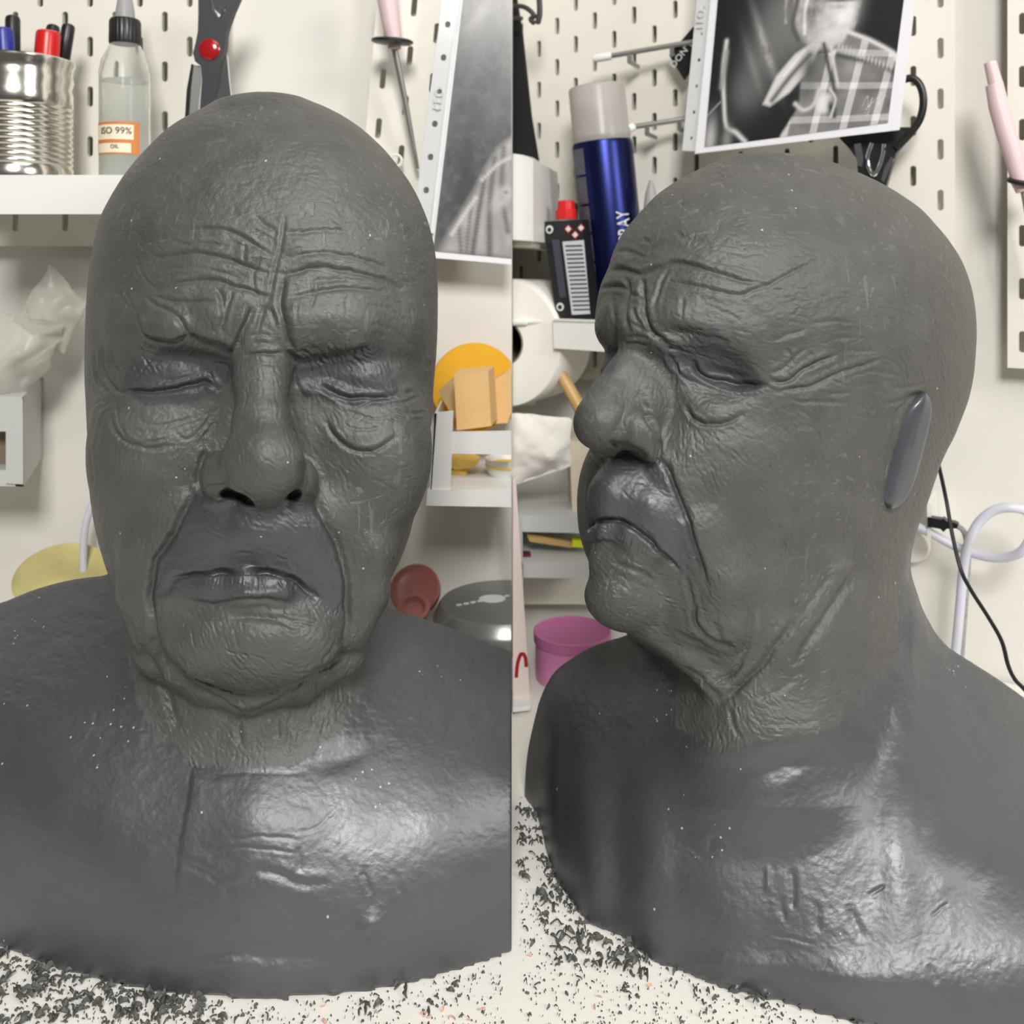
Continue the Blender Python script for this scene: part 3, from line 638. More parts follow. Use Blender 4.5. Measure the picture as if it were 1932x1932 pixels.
# ------------------------------------------------------------------ clay
def clay_material():
    m, nt, p = nodes_mat('modelling_clay'); L = nt.links.new; N = nt.nodes.new
    tc = N('ShaderNodeTexCoord')
    def attr(n):
        a = N('ShaderNodeAttribute'); a.attribute_name = n; return a.outputs['Fac']
    def noise(scale, detail=4, rough=.5, vec=None, rot=None, sc=None):
        n = N('ShaderNodeTexNoise'); n.inputs['Scale'].default_value = scale; n.inputs['Detail'].default_value = detail; n.inputs['Roughness'].default_value = rough
        if rot is not None or sc is not None:
            mp = N('ShaderNodeMapping'); mp.inputs['Rotation'].default_value = rot or (0,0,0); mp.inputs['Scale'].default_value = sc or (1,1,1)
            L(tc.outputs['Object'], mp.inputs['Vector']); L(mp.outputs['Vector'], n.inputs['Vector'])
        else: L(tc.outputs['Object'], n.inputs['Vector'])
        return n.outputs['Fac']
    def mth(op, a, b=None, clamp=False):
        n = N('ShaderNodeMath'); n.operation = op; n.use_clamp = clamp
        for i, x in enumerate((a, b)):
            if x is None: continue
            if isinstance(x, (int, float)): n.inputs[i].default_value = x
            else: L(x, n.inputs[i])
        return n.outputs[0]
    def ramp(x, a, b):
        n = N('ShaderNodeMapRange'); n.clamp = True; L(x, n.inputs[0]); n.inputs[1].default_value = a; n.inputs[2].default_value = b; return n.outputs[0]
    def mix(f, a, b):
        n = N('ShaderNodeMix'); n.data_type = 'RGBA'
        for k, x in ((0, f), (6, a), (7, b)):
            if isinstance(x, tuple): n.inputs[k].default_value = (*x, 1)
            elif isinstance(x, (int, float)): n.inputs[k].default_value = x
            else: L(x, n.inputs[k])
        return n.outputs[2]
    blue = attr('blue'); dust = attr('dust')
    mott = ramp(noise(9, 5), .35, .65); mott2 = ramp(noise(55, 4), .35, .65)
    grey = mix(mott2, GREY_A, GREY_B)
    bl = mix(mott, BLUE_A, BLUE_B)
    col = mix(blue, grey, bl)
    # hair-fine scratches in two directions on the grey clay, paler than the clay
    s = None
    for rot, sc in (((.3,.5,.2),(260,260,22)), ((1.1,.2,.9),(240,30,240)), ((.2,-.8,-.4),(22,280,280))):
        a = noise(1, 2, .4, rot=rot, sc=sc); a = ramp(a, .655, .71); s = a if s is None else mth('MAXIMUM', s, a)
    s = mth('MULTIPLY', s, ramp(noise(16, 2), .42, .62)); s = mth('MULTIPLY', s, mth('SUBTRACT', 1.0, blue))
    col = mix(mth('MULTIPLY', s, .26), col, (0.20, 0.20, 0.19))
    # crumbs of pale dust
    v = N('ShaderNodeTexVoronoi'); v.inputs['Scale'].default_value = 300; v.inputs['Randomness'].default_value = 1; L(tc.outputs['Object'], v.inputs['Vector'])
    cr = mth('MULTIPLY', mth('LESS_THAN', v.outputs['Distance'], .17), mth('GREATER_THAN', mth('ADD', ramp(noise(26, 3), .35, .72), mth('MULTIPLY', dust, .42)), 1.0))
    wn = N('ShaderNodeTexWhiteNoise'); L(v.outputs['Position'], wn.inputs['Vector'])
    cr = mth('MULTIPLY', cr, mth('GREATER_THAN', wn.outputs['Value'], .45))
    v2 = N('ShaderNodeTexVoronoi'); v2.inputs['Scale'].default_value = 120; L(tc.outputs['Object'], v2.inputs['Vector'])
    wn2 = N('ShaderNodeTexWhiteNoise'); L(v2.outputs['Position'], wn2.inputs['Vector'])
    cr2 = mth('MULTIPLY', mth('LESS_THAN', v2.outputs['Distance'], .075), mth('GREATER_THAN', wn2.outputs['Value'], .88))
    cr = mth('MAXIMUM', cr, cr2)
    col = mix(mth('MULTIPLY', cr, .75), col, (0.42, 0.41, 0.38))
    L(col, p.inputs['Base Color'])
    ro = mth('ADD', mth('MULTIPLY', mott2, .08), mth('SUBTRACT', .50, mth('MULTIPLY', attr('gloss'), .11)))
    L(ro, p.inputs['Roughness']); L(mth('ADD', .62, mth('MULTIPLY', attr('gloss'), .38)), p.inputs['Specular IOR Level'])
    b1 = N('ShaderNodeBump'); b1.inputs['Distance'].default_value = .00035; b1.inputs['Strength'].default_value = 1
    hgt = mth('ADD', noise(420, 4, .6), mth('MULTIPLY', noise(90, 4, .6), .7)); hgt = mth('ADD', hgt, mth('MULTIPLY', s, -.5)); hgt = mth('ADD', hgt, mth('MULTIPLY', cr, .8))
    L(mth('SUBTRACT', 1.0, mth('MULTIPLY', attr('gloss'), .62)), b1.inputs['Strength']); L(hgt, b1.inputs['Height']); L(b1.outputs['Normal'], p.inputs['Normal'])
    return m
GREY_A, GREY_B = (0.058, 0.0567, 0.0515), (0.074, 0.0727, 0.0665)
BLUE_A, BLUE_B = (0.040, 0.0407, 0.0450), (0.050, 0.0508, 0.0560)
CLAY = clay_material()
CLAY_EAR = mat('smooth_clay', (0.060, 0.062, 0.074), 0.27, spec=.6, bump=.25, nscale=60)
# ------------------------------------------------------------------ build the busts
def build_bust(f, lo, hi, rl, grey, patches, seed, label, loc):
    V, Q, U, gate = make_bust(f, lo, hi, rl, 2, lambda U, V, N, g: (fbm(U[:,0]/26, U[:,1]/26, seed, 3)*1.5+fbm(U[:,0]/7, U[:,1]/7, seed+4, 2)*.7)*np.clip(g+.3, 0, 1)*np.clip((1480-U[:,1])/120, .35, 1))
    if V is None: return
    W = to_world(V); W[:,2] = np.maximum(W[:,2], TZ)
    sx = -1 if loc[0] < 0 else 1
    W[:,0] = np.minimum(W[:,0], -0.0002) if sx < 0 else np.maximum(W[:,0], 0.0002)
    N = vnormals(W, Q)
    if N[np.argmin(W[:,1]), 1] > 0: Q = Q[:, ::-1].copy(); N = -N
    g = inpoly(U, grey, 4, 6, seed)
    far = V[:,2] > 470
    blue = 1-g; masks = []
    for k, (nm, poly) in enumerate(patches):
        m = inpoly(U, poly, 2.0, 2.2, seed+20+k)*(gate > .02); masks.append((nm, m)); blue = np.maximum(blue, m)
    gloss = 1-g
    for nm, m in masks: gloss = np.maximum(gloss, m*(.5 if nm == 'mouth' else .1))
    dust = np.clip((1-g)*(.55+1.6*fbm(U[:,0]/120, U[:,1]/120, seed+40, 3))*np.clip((1750-U[:,1])/500+.2, 0, 1), 0, 1)
    Wl = W-np.array(loc)
    root = thing('clay_bust', label, 'sculpture', loc)
    fm = np.full(len(Q), 0); mq = lambda m: m[Q].mean(1) > .5
    fm[mq(1-g)] = 1
    for k, (nm, m) in enumerate(masks):
        ids = np.nonzero(mq(m))[0]; lab = np.arange(len(V))
        for _ in range(160):
            f_ = lab[Q[ids]].min(1)
            for c in range(4): np.minimum.at(lab, Q[ids, c], f_)
        f_ = lab[Q[ids]].min(1); u_, n_ = np.unique(f_, return_counts=True); fm[ids[f_ == u_[n_.argmax()]]] = k+2
    for k, nm in enumerate(['head', 'shoulders']+[p[0] for p in patches]):
        q = Q[fm == k]
        if len(q) == 0: continue
        ids, inv = np.unique(q, return_inverse=True); q2 = inv.reshape(q.shape)
        me = np_mesh(nm, Wl[ids], q2, dict(blue=blue[ids], dust=dust[ids], gloss=gloss[ids]), N[ids])
        o = bpy.data.objects.new(nm, me); COL.objects.link(o); o.parent = root; me.materials.append(CLAY)
        if nm == 'shoulders': o['label'] = 'smooth blue grey clay shoulders and chest'
        elif nm == 'head': o['label'] = 'rougher olive grey clay head and neck'
    return root
bust1 = build_bust(f_left, L_lo, L_hi, RLl, L_grey, [('mouth', L_mouth), ('eyelid', L_lid1), ('eyelid', L_lid2)], 50,
    'grey clay bust of a bald frowning old man seen from the front', (-0.13, 0.52, TZ))
bust2 = build_bust(f_right, R_lo, R_hi, RLr, R_grey, [('mouth', R_mouth), ('eyelid', R_lid1), ('eyelid', R_lid2)], 70,
    'grey clay bust of a bald frowning old man turned to show his profile and ear', (0.15, 0.52, TZ))
# ------------------------------------------------------------------ mesh kit
ORG = {}
def V3(*a): return Vector(a)
class M:
    def __init__(s): s.bm = bmesh.new(); s.vc = None
    def face(s, pts):
        vs = [s.bm.verts.new(p) for p in pts]
        try: return s.bm.faces.new(vs)
        except ValueError: return None
    def prism(s, front, back):                        # matching rings of points
        a = [s.bm.verts.new(p) for p in front]; b = [s.bm.verts.new(p) for p in back]; n = len(a)
        s.bm.faces.new(a); s.bm.faces.new(b[::-1])
        for i in range(n): s.bm.faces.new((a[i], b[i], b[(i+1)%n], a[(i+1)%n]))
        return s
    def slab(s, front, vec): return s.prism(front, [Vector(p)+Vector(vec) for p in front])
    def rings(s, rr, cap0=True, cap1=True, closed=False):
        vr = [[s.bm.verts.new(p) for p in r] for r in rr]; n = len(rr[0])
        for a, b in zip(vr[:-1], vr[1:]):
            for i in range(n): s.bm.faces.new((a[i], a[(i+1)%n], b[(i+1)%n], b[i]))
        if closed:
            a, b = vr[-1], vr[0]
            for i in range(n): s.bm.faces.new((a[i], a[(i+1)%n], b[(i+1)%n], b[i]))
        else:
            if cap0: s.bm.faces.new(vr[0][::-1])
            if cap1: s.bm.faces.new(vr[-1])
        return s
    def lathe(s, p0, axis, prof, n=32, cap0=True, cap1=True, sx=1.0, fx=None):   # prof: (along, radius)
        ax = Vector(axis).normalized(); u = Vector(fx) if fx is not None else (Vector((0,0,1)) if abs(ax.z) < .9 else Vector((1,0,0)))
        u = (u-ax*u.dot(ax)).normalized(); w = ax.cross(u)
        rr = [[Vector(p0)+ax*h+(u*math.cos(2*PI*i/n)*sx+w*math.sin(2*PI*i/n))*max(r, 1e-5) for i in range(n)] for h, r in prof]
        return s.rings(rr, cap0, cap1)
    def tube(s, pts, r, n=10, caps=True, flat=1.0, nrm=None):
        P = [Vector(p) for p in pts]; rr = []; rad = r if isinstance(r, (list, tuple)) else [r]*len(P)
        up = None
        for i, p in enumerate(P):
            t = (P[min(i+1, len(P)-1)]-P[max(i-1, 0)]).normalized()
            if up is None: up = Vector(nrm) if nrm is not None else (Vector((0,1,0)) if abs(t.y) < .9 else Vector((0,0,1)))
            a = (up-t*up.dot(t)).normalized(); b = t.cross(a); up = a
            rr.append([p+(a*math.cos(2*PI*k/n)*flat+b*math.sin(2*PI*k/n))*rad[i] for k in range(n)])
        return s.rings(rr, caps, caps)
    def bevel(s, w, seg=2):
        e = [x for x in s.bm.edges if len(x.link_faces) == 2 and x.calc_face_angle(0) > .5]
        bmesh.ops.bevel(s.bm, geom=e, offset=w, segments=seg, affect='EDGES', profile=.6, clamp_overlap=True); return s
def crom(pts, n=8):
    P = [Vector(p) for p in pts]; P = [P[0]*2-P[1]]+P+[P[-1]*2-P[-2]]; out = []
    for i in range(1, len(P)-2):
        for k in range(n):
            t = k/n; a, b, c, d = P[i-1:i+3]
            out.append(.5*(2*b+(c-a)*t+(2*a-5*b+4*c-d)*t*t+(3*b-a-3*c+d)*t**3))
    return out+[P[-2]]
def part(name, m, material, parent, label=None, clip=None, smooth=True, ang=35):
    bm = m.bm
    if clip:
        r = bmesh.ops.bisect_plane(bm, geom=bm.verts[:]+bm.edges[:]+bm.faces[:], plane_co=(clip*0.0006, 0, 0), plane_no=(-clip, 0, 0), clear_outer=True)
        ed = [e for e in r['geom_cut'] if isinstance(e, bmesh.types.BMEdge)]
        if ed: bmesh.ops.holes_fill(bm, edges=[e for e in bm.edges if e.is_boundary], sides=0)
    bmesh.ops.recalc_face_normals(bm, faces=bm.faces[:])
    org = ORG.get(parent.name, Vector((0,0,0))) if parent else Vector((0,0,0))
    if org.length: bmesh.ops.translate(bm, verts=bm.verts[:], vec=-org)
    me = bpy.data.meshes.new(name); bm.to_mesh(me); bm.free()
    if smooth:
        for p in me.polygons: p.use_smooth = True
        try: me.set_sharp_from_angle(angle=R(ang))
        except Exception: pass
    o = bpy.data.objects.new(name, me); COL.objects.link(o)
    if parent: o.parent = parent; ORG[o.name] = org
    me.materials.append(material)
    if label: o['label'] = label
    return o
def T(name, label, cat, loc, group=None):
    o = thing(name, label, cat, loc, group); ORG[o.name] = Vector(loc); return o
def solo(name, m, material, label, cat, loc, group=None, clip=None, kind=None, smooth=True):
    loc = Vector(loc); bmesh.ops.translate(m.bm, verts=m.bm.verts[:], vec=Vector((0,0,0)))
    bm = m.bm
    if clip:
        bmesh.ops.bisect_plane(bm, geom=bm.verts[:]+bm.edges[:]+bm.faces[:], plane_co=(clip*0.0006, 0, 0), plane_no=(-clip, 0, 0), clear_outer=True)
        bmesh.ops.holes_fill(bm, edges=[e for e in bm.edges if e.is_boundary], sides=0)
    bmesh.ops.translate(bm, verts=bm.verts[:], vec=-loc)
    m2 = M(); m2.bm.free(); m2.bm = bm
    o = part(name, m2, material, None, None, None, smooth); o.location = loc
    ORG[o.name] = loc
    return tag(o, label, cat, group, kind)
def text_mesh(s, size, place, depth=0.0002):
    c = bpy.data.curves.new('lettering', 'FONT'); c.body = s; c.size = size; c.extrude = depth; c.align_x = 'CENTER'; c.align_y = 'CENTER'; c.resolution_u = 3
    o = bpy.data.objects.new('lettering', c); COL.objects.link(o); bpy.context.view_layer.update()
    me = bpy.data.meshes.new_from_object(o.evaluated_get(bpy.context.evaluated_depsgraph_get()))
    bpy.data.objects.remove(o); m = M(); m.bm.from_mesh(me); bpy.data.meshes.remove(me)
    for v in m.bm.verts: v.co = place(v.co.x, v.co.y, v.co.z)
    return m
# the right hand wall stands at an angle, its right end nearer
E = Vector((math.cos(R(30)), -math.sin(R(30)), 0)); NO = Vector((-math.sin(R(30)), -math.cos(R(30)), 0)); Z = Vector((0,0,1))
PB = at(1050, 450, .923); CAMP = Vector((0, 0, CAMZ))
def rp(u, v, off=0.0):
    d = at(u, v, 1.0)-CAMP; k = ((PB+NO*off)-CAMP).dot(NO)/d.dot(NO); return CAMP+d*k
def holed(mm_, P0, ex, ez, no, cells, th, hw, hh, cw, ch, n=12):
    """plate made of cells, each with one rounded hole; cells: (x, z) centres, full size cw x ch"""
    for cx, cz in cells:
        hole = []; out = []
        for k in range(n):
            a = 2*PI*(k+.5)/n; hx = math.cos(a)*hw; hz = math.sin(a)*hw+(hh-hw)*(1 if math.sin(a) > 0 else -1)
            s_ = max(abs(math.cos(a))/(cw/2), abs(math.sin(a))/(ch/2)); ox = math.cos(a)/s_; oz = math.sin(a)/s_
            hole.append((hx, hz)); out.append([ox, oz])
        q = {}
        for k in range(n):                                   # snap to the four corners
            for c in ((1,1),(-1,1),(-1,-1),(1,-1)):
                d = (out[k][0]-c[0]*cw/2)**2+(out[k][1]-c[1]*ch/2)**2
                if c not in q or d < q[c][0]: q[c] = (d, k)
        for c, (d, k) in q.items(): out[k] = [c[0]*cw/2, c[1]*ch/2]
        W_ = lambda p, o: P0+ex*(cx+p[0])+ez*(cz+p[1])-no*o
        bm = mm_.bm; A = [bm.verts.new(W_(p, 0)) for p in out]; B = [bm.verts.new(W_(p, 0)) for p in hole]; C = [bm.verts.new(W_(p, th)) for p in hole]; D = [bm.verts.new(W_(p, th)) for p in out]
        for k in range(n):
            j = (k+1)%n
            bm.faces.new((A[k], A[j], B[j], B[k])); bm.faces.new((B[k], B[j], C[j], C[k])); bm.faces.new((C[k], C[j], D[j], D[k]))
def peg(label, P0, ex, ez, no, c0, c1, r0, r1, group, clip=None):
    m = M(); s = .02; ex = Vector(ex); ez = Vector(ez); no = Vector(no)
    for i in range(c0, c1+1):
        odd = i % 2; zs = [(i*s, k*.04+(s if odd else 0)) for k in range(r0, r1+1)]
        holed(m, P0, ex, ez, no, zs, .005, .0024, .0082, s, .04)
    bmesh.ops.remove_doubles(m.bm, verts=m.bm.verts[:], dist=.00005)
    for i in range(c0, c1+1):
        z0, z1 = ((r0*.04-.02, r0*.04) if i % 2 else ((r1+1)*.04-.02, (r1+1)*.04))
        W_ = lambda x, z: P0+ex*x+ez*z
        m.slab([W_(i*s-s/2, z0), W_(i*s+s/2, z0), W_(i*s+s/2, z1), W_(i*s-s/2, z1)], -no*.005)
    return solo('pegboard', m, MT['board'], label, 'pegboard', P0, group, clip, None, False)
# ------------------------------------------------------------------ materials
MT = dict(
  wall=mat('wall_paint', (0.70,0.68,0.63), .75, noise=.03, nscale=9, bump=.35, bscale=70),
  board=mat('board_enamel', (0.72,0.695,0.625), .42, spec=.4), white=mat('white_enamel', (0.74,0.74,0.71), .35), grey=mat('grey_enamel', (0.55,0.56,0.54), .45),
  table=mat('table_board', (0.78,0.76,0.70), .55, noise=.06, nscale=14, bump=.15, bscale=200),
  tin=mat('tinplate', (0.72,0.69,0.62), .17, metal=1, bump=.3, nscale=30), black=mat('black_plastic', (0.012,0.012,0.013), .35), blackm=mat('dark_plastic', (0.035,0.035,0.038), .45),
  red=mat('red_plastic', (0.55,0.012,0.012), .3), redd=mat('deep_red_button', (0.32,0.006,0.010), .2, coat=.5), blue=mat('blue_plastic', (0.015,0.03,0.26), .35),
  clear=mat('clear_plastic', (0.93,0.94,0.92), .06, trans=.92, ior=1.12), frost=mat('frosted_plastic', (0.66,0.63,0.60), .3, trans=.6, ior=1.3), smoke=mat('grey_nozzle', (0.42,0.42,0.42), .3, trans=.35, ior=1.2),
  liquid=mat('clear_liquid', (0.9,0.92,0.9), .02, trans=.9, ior=1.1),
  label=mat('cream_label', (0.78,0.68,0.50), .6), rust=mat('rust_print', (0.55,0.20,0.06), .6), ink=mat('ink', (0.05,0.05,0.06), .6),
  chrome=mat('chrome', (0.8,0.8,0.8), .12, metal=1), steel=mat('steel', (0.42,0.42,0.40), .35, metal=.9), pink=mat('pink_plastic', (0.66,0.50,0.51), .4), pinkd=mat('rose_plastic', (0.33,0.12,0.10), .35, noise=.2, nscale=60),
  film=mat('plastic_film', (0.86,0.87,0.86), .12, trans=.25, ior=1.1, spec=.7), paper=mat('white_paper', (0.74,0.74,0.76), .6), sleeve=mat('sleeve_border', (0.60,0.61,0.61), .15, spec=.8),
  orange=mat('orange_sponge', (0.80,0.42,0.02), .8, noise=.15, nscale=18, bump=.4, bscale=160), foam=mat('beige_foam', (0.78,0.50,0.22), .9, noise=.06, nscale=25, bump=.4, bscale=240), foamd=mat('brown_foam', (0.50,0.36,0.17), .9, noise=.1, nscale=30), yfoam=mat('yellow_foam', (0.80,0.55,0.13), .9, noise=.2, nscale=50, bump=.5),
  gtin=mat('grey_lid', (0.23,0.235,0.225), .28, metal=.55), emboss=mat('pale_print', (0.62,0.63,0.60), .4), tissue=mat('tissue', (0.80,0.78,0.73), .95, bump=.4, nscale=80), card=mat('cardboard', (0.22,0.17,0.12), .9),
  navy=mat('navy_lacquer', (0.013,0.018,0.085), .30, metal=.9), slate=mat('slate_label', (0.045,0.05,0.07), .5), brass=mat('brass', (0.62,0.50,0.25), .35, metal=.6), wood=mat('varnished_wood', (0.55,0.36,0.14), .4, noise=.25, nscale=40),
  lilac=mat('lilac_hose', (0.60,0.60,0.68), .4), braid=mat('braid', (0.28,0.28,0.27), .6), pjar=mat('pink_jar', (0.72,0.27,0.52), .35, noise=.3, nscale=30), plid=mat('pink_lid', (0.55,0.17,0.36), .4),
  blush=mat('stained_board', (0.74,0.62,0.58), .6, noise=.08, nscale=12), maroon=mat('maroon', (0.10,0.01,0.03), .5), yellow=mat('yellow_tape', (0.70,0.75,0.02), .5), beige=mat('beige_card', (0.66,0.59,0.46), .7), cloth=mat('black_cloth', (0.008,0.007,0.007), .9),
  ydish=mat('yellow_stained_dish', (0.72,0.58,0.26), .25, noise=.6, nscale=22, trans=.25, ior=1.2), scrap=mat('clay_scrap', (0.075,0.076,0.070), .6, bump=.5, nscale=300), scrap2=mat('pale_crumb', (0.60,0.36,0.26), .7))
# ------------------------------------------------------------------ room
def struct(name, m, material):
    o = part(name, m, material, None); o['kind'] = 'structure'; return o
WL = .790
m = M(); m.slab([V3(-1.6,WL,.75-.8), V3(0,WL,.75-.8), V3(0,WL,2.4), V3(-1.6,WL,2.4)], (0,.2,0)); struct('wall_left', m, MT['wall'])
w0 = PB-NO*.016; tL = -w0.x/E.x; a = w0+E*tL; b = w0+E*1.1; a.z = b.z = 0
a2 = a-NO*.05; b2 = b-NO*.05
m = M(); m.prism([V3(a.x,a.y,-.05), V3(b.x,b.y,-.05), V3(b.x,b.y,2.4), V3(a.x,a.y,2.4)], [V3(a2.x,a2.y,-.05), V3(b2.x,b2.y,-.05), V3(b2.x,b2.y,2.4), V3(a2.x,a2.y,2.4)]); struct('wall_right', m, MT['wall'])
# worktop
_w = lambda t: w0+E*t+NO*.004
pl_ = [V3(-1.5,.12,0), V3(.80,.12,0), V3(_w(tL+.80).x,_w(tL+.80).y,0), V3(.001,_w(tL+.003).y,0), V3(.001,WL-.002,0), V3(-1.5,WL-.002,0)]
m = M(); m.prism([p+Z*.75 for p in pl_], [p+Z*.72 for p in pl_]); m.bevel(.0015)
root = T('workbench', 'cream white workbench top scattered with dark clay shavings', 'table', V3(0,.4,.75))
tt = part('table_top', m, MT['table'], root)
for x, y in ((-1.4,.18),(-1.4,.72),(.6,.18),(.25,.70)):
    m = M(); m.slab([V3(x-.03,y-.03,0), V3(x+.03,y-.03,0), V3(x+.03,y-.03,.72), V3(x-.03,y-.03,.72)], (0,.06,0)); part('leg', m, MT['white'], root)
m = M(); m.slab([V3(-1.8,-2.4,-.04), V3(1.8,-2.4,-.04), V3(1.8,-2.4,0), V3(-1.8,-2.4,0)], (0,3.4,0)); struct('floor', m, mat('floor_board', (0.42,0.34,0.26), .6, noise=.15, nscale=6))

# ------------------------------------------------------------------ left half: board, shelf and what stands on it
PBD = .766; X_, Y_ = V3(1,0,0), V3(0,-1,0)
peg('white slotted pegboard behind the tin of markers and the clear bottle', at(311,135,PBD), X_, Z, Y_, -9, 2, -3, 5, None)
ex = Matrix.Rotation(R(5), 3, 'Y') @ X_; ez = Matrix.Rotation(R(5), 3, 'Y') @ Z
peg('cream slotted pegboard behind the pink handled tool and the punched plastic pocket', at(714,242,PBD), ex, ez, Y_, 0, 4, -2, 6, None)
SD = .655; zs = at(0,330,SD).z
root = T('shelf', 'white metal shelf under the ribbed tin and the clear bottle', 'shelf', V3(at(100,0,.7).x,.71,zs))
m = M(); m.slab([at(-90,404,SD), at(330,404,SD), at(330,330,SD), at(-90,330,SD)], (0,.003,0)); m.bevel(.001); part('front_lip', m, MT['white'], root)
m = M(); a = at(-90,336,SD); b = at(330,336,SD); a.y = b.y = SD+.0025; m.prism([a, b, b-Z*.003, a-Z*.003], [V3(p.x,PBD-.001,p.z) for p in (a, b, b-Z*.003, a-Z*.003)]); part('shelf_board', m, MT['white'], root)
zf = at(0,336,SD).z
CX = at(40,0,.715).x; CY = .712
root = T('tin_can', 'shiny ribbed tin can holding markers', 'can', V3(CX,CY,zf))
H = at(0,108,.70).z-zf; r = .0372; prof = [(0,r*.97),(.002,r+.0012),(.004,r+.0012),(.0055,r)]
y = .012
while y < H*.62: prof += [(y,r),(y+.0016,r-.0011),(y+.0032,r)]; y += .0043
prof += [(H*.66,r),(H*.72,r+.0005),(H*.76,r-.0008),(H*.83,r+.0006),(H*.88,r-.0004),(H-.006,r),(H-.003,r+.0014),(H-.001,r+.0014),(H,r+.0006),(H-.0015,r-.001),(H-.008,r-.001),(.004,r-.0015)]
m = M(); m.lathe(V3(CX,CY,zf), Z, prof, 56, True, True); part('can_body', m, MT['tin'], root)
def marker(lab, top, w, capc, bodyc, caplen=.03, tilt=(0,0), grp=None, flat=False):
    p1 = at(*top); p0 = V3(CX+(p1.x-CX)*.55+tilt[0], CY+tilt[1], zf+.006)
    ax = (p1-p0).normalized(); Lh = (p1-p0).length
    root = T('marker_pen', lab, 'pen', p0, grp)
    m = M(); m.lathe(p0, ax, [(0,w*.7),(.003,w*.8),(Lh-caplen,w*.8)], 16); part('barrel', m, MT[bodyc], root)
    m = M(); m.lathe(p0, ax, [(Lh-caplen,w*.86),(Lh-caplen+.001,w),(Lh-.003,w*.96),(Lh-.001,w*.86),(Lh,w*.6)], 16)
    c = part('cap', m, MT[capc], root)
    if not flat:
        s = ax.cross(Y_).normalized(); m = M(); m.tube([p0+ax*(Lh-.004)-Y_*-w*.6+Y_*w, p0+ax*(Lh-caplen*.8)+Y_*(w*1.1)], .0012, 6); part('clip', m, MT[capc], c)
marker('blue marker at the left edge of the ribbed tin', (6,52,.705), .0070, 'blue', 'blue', .04)
marker('slim black marker standing beside the blue one in the tin', (24,30,.72), .0055, 'black', 'black', .03, flat=True)
marker('thick red marker in the ribbed tin', (92,57,.705), .0090, 'red', 'red', .045, flat=True)
marker('black marker leaning right behind the red one in the tin', (130,46,.722), .0050, 'black', 'black', .03, flat=True)
marker('black marker half hidden behind the red marker cap', (101,48,.735), .0052, 'black', 'blackm', .03, flat=True)
# clear bottle
BX = at(236,0,.705).x; BY = .705; bp = V3(BX,BY,zf); PXB = .705/1800
root = T('dropper_bottle', 'clear plastic bottle with black ribbed cap and stained cream label', 'bottle', bp)
zt = at(0,82,.705).z-zf; rb = 46*PXB
m = M(); m.lathe(bp, Z, [(0,rb*.9),(.002,rb),(zt-.022,rb),(zt-.014,rb*.93),(zt-.006,rb*.72),(zt,rb*.56),(zt+.001,rb*.5),(zt-.007,rb*.66),(zt-.023,rb*.93),(.004,rb*.93)], 40); part('bottle_body', m, MT['clear'], root)
m = M(); m.lathe(bp, Z, [(.005,rb*.91),(zt-.028,rb*.91)], 32); part('liquid', m, MT['liquid'], root, 'clear liquid filling most of the bottle')
zc = zt-.001; zh = at(0,37,.705).z-zf
m = M(); n = 56; ax0 = bp
rr = [[bp+Z*h+V3(math.cos(2*PI*i/n), math.sin(2*PI*i/n), 0)*(rc*(1+(.035 if i % 2 else 0))) for i in range(n)] for h, rc in ((zc,27*PXB),(zc+.002,28*PXB),(zh-.002,27.5*PXB),(zh,25*PXB))]
m.rings(rr); part('cap', m, MT['black'], root)
m = M(); m.lathe(bp, Z, [(zh,18*PXB),(zh+.006,17*PXB),(zh+.018,12*PXB),(zh+.03,6*PXB)], 24); part('nozzle', m, MT['smoke'], root)
def curved(bp, rad, a0, a1, z0, z1, n=18, inner=.0002, ax=Z, fr=None):
    m = M(); fx, fy = fr or (X_, Y_)
    rr = []
    for k in range(n+1):
        a = a0+(a1-a0)*k/n; d = fx*math.sin(a)+fy*math.cos(a); rr.append([bp+d*rad+ax*z0, bp+d*rad+ax*z1, bp+d*(rad-inner)+ax*z1, bp+d*(rad-inner)+ax*z0])
    return m.rings(rr)
zl0, zl1 = at(0,288,.68).z-zf, at(0,226,.68).z-zf
lb = part('label', curved(bp, rb+.0004, -1.0, .95, zl0, zl1, inner=.0004), MT['rust'], root, 'cream label with rust coloured stains')
part('label_field', curved(bp, rb+.0007, -.9, .70, zl0+.0105, zl1-.0022), MT['label'], lb); part('label_field', curved(bp, rb+.0007, -.86, .60, zl0+.0010, zl0+.0078), MT['label'], lb)
wrap = lambda zz, rad=rb+.0009: (lambda x, y, z: bp+(X_*math.sin(x/rad)+Y_*math.cos(x/rad))*(rad+z)+Z*(zz+y))
part('lettering', text_mesh('ISO 99%', .0068, wrap(zl1-.0068)), MT['ink'], lb); part('lettering', text_mesh('OIL', .0040, wrap(zl0+.0052)), MT['ink'], lb)
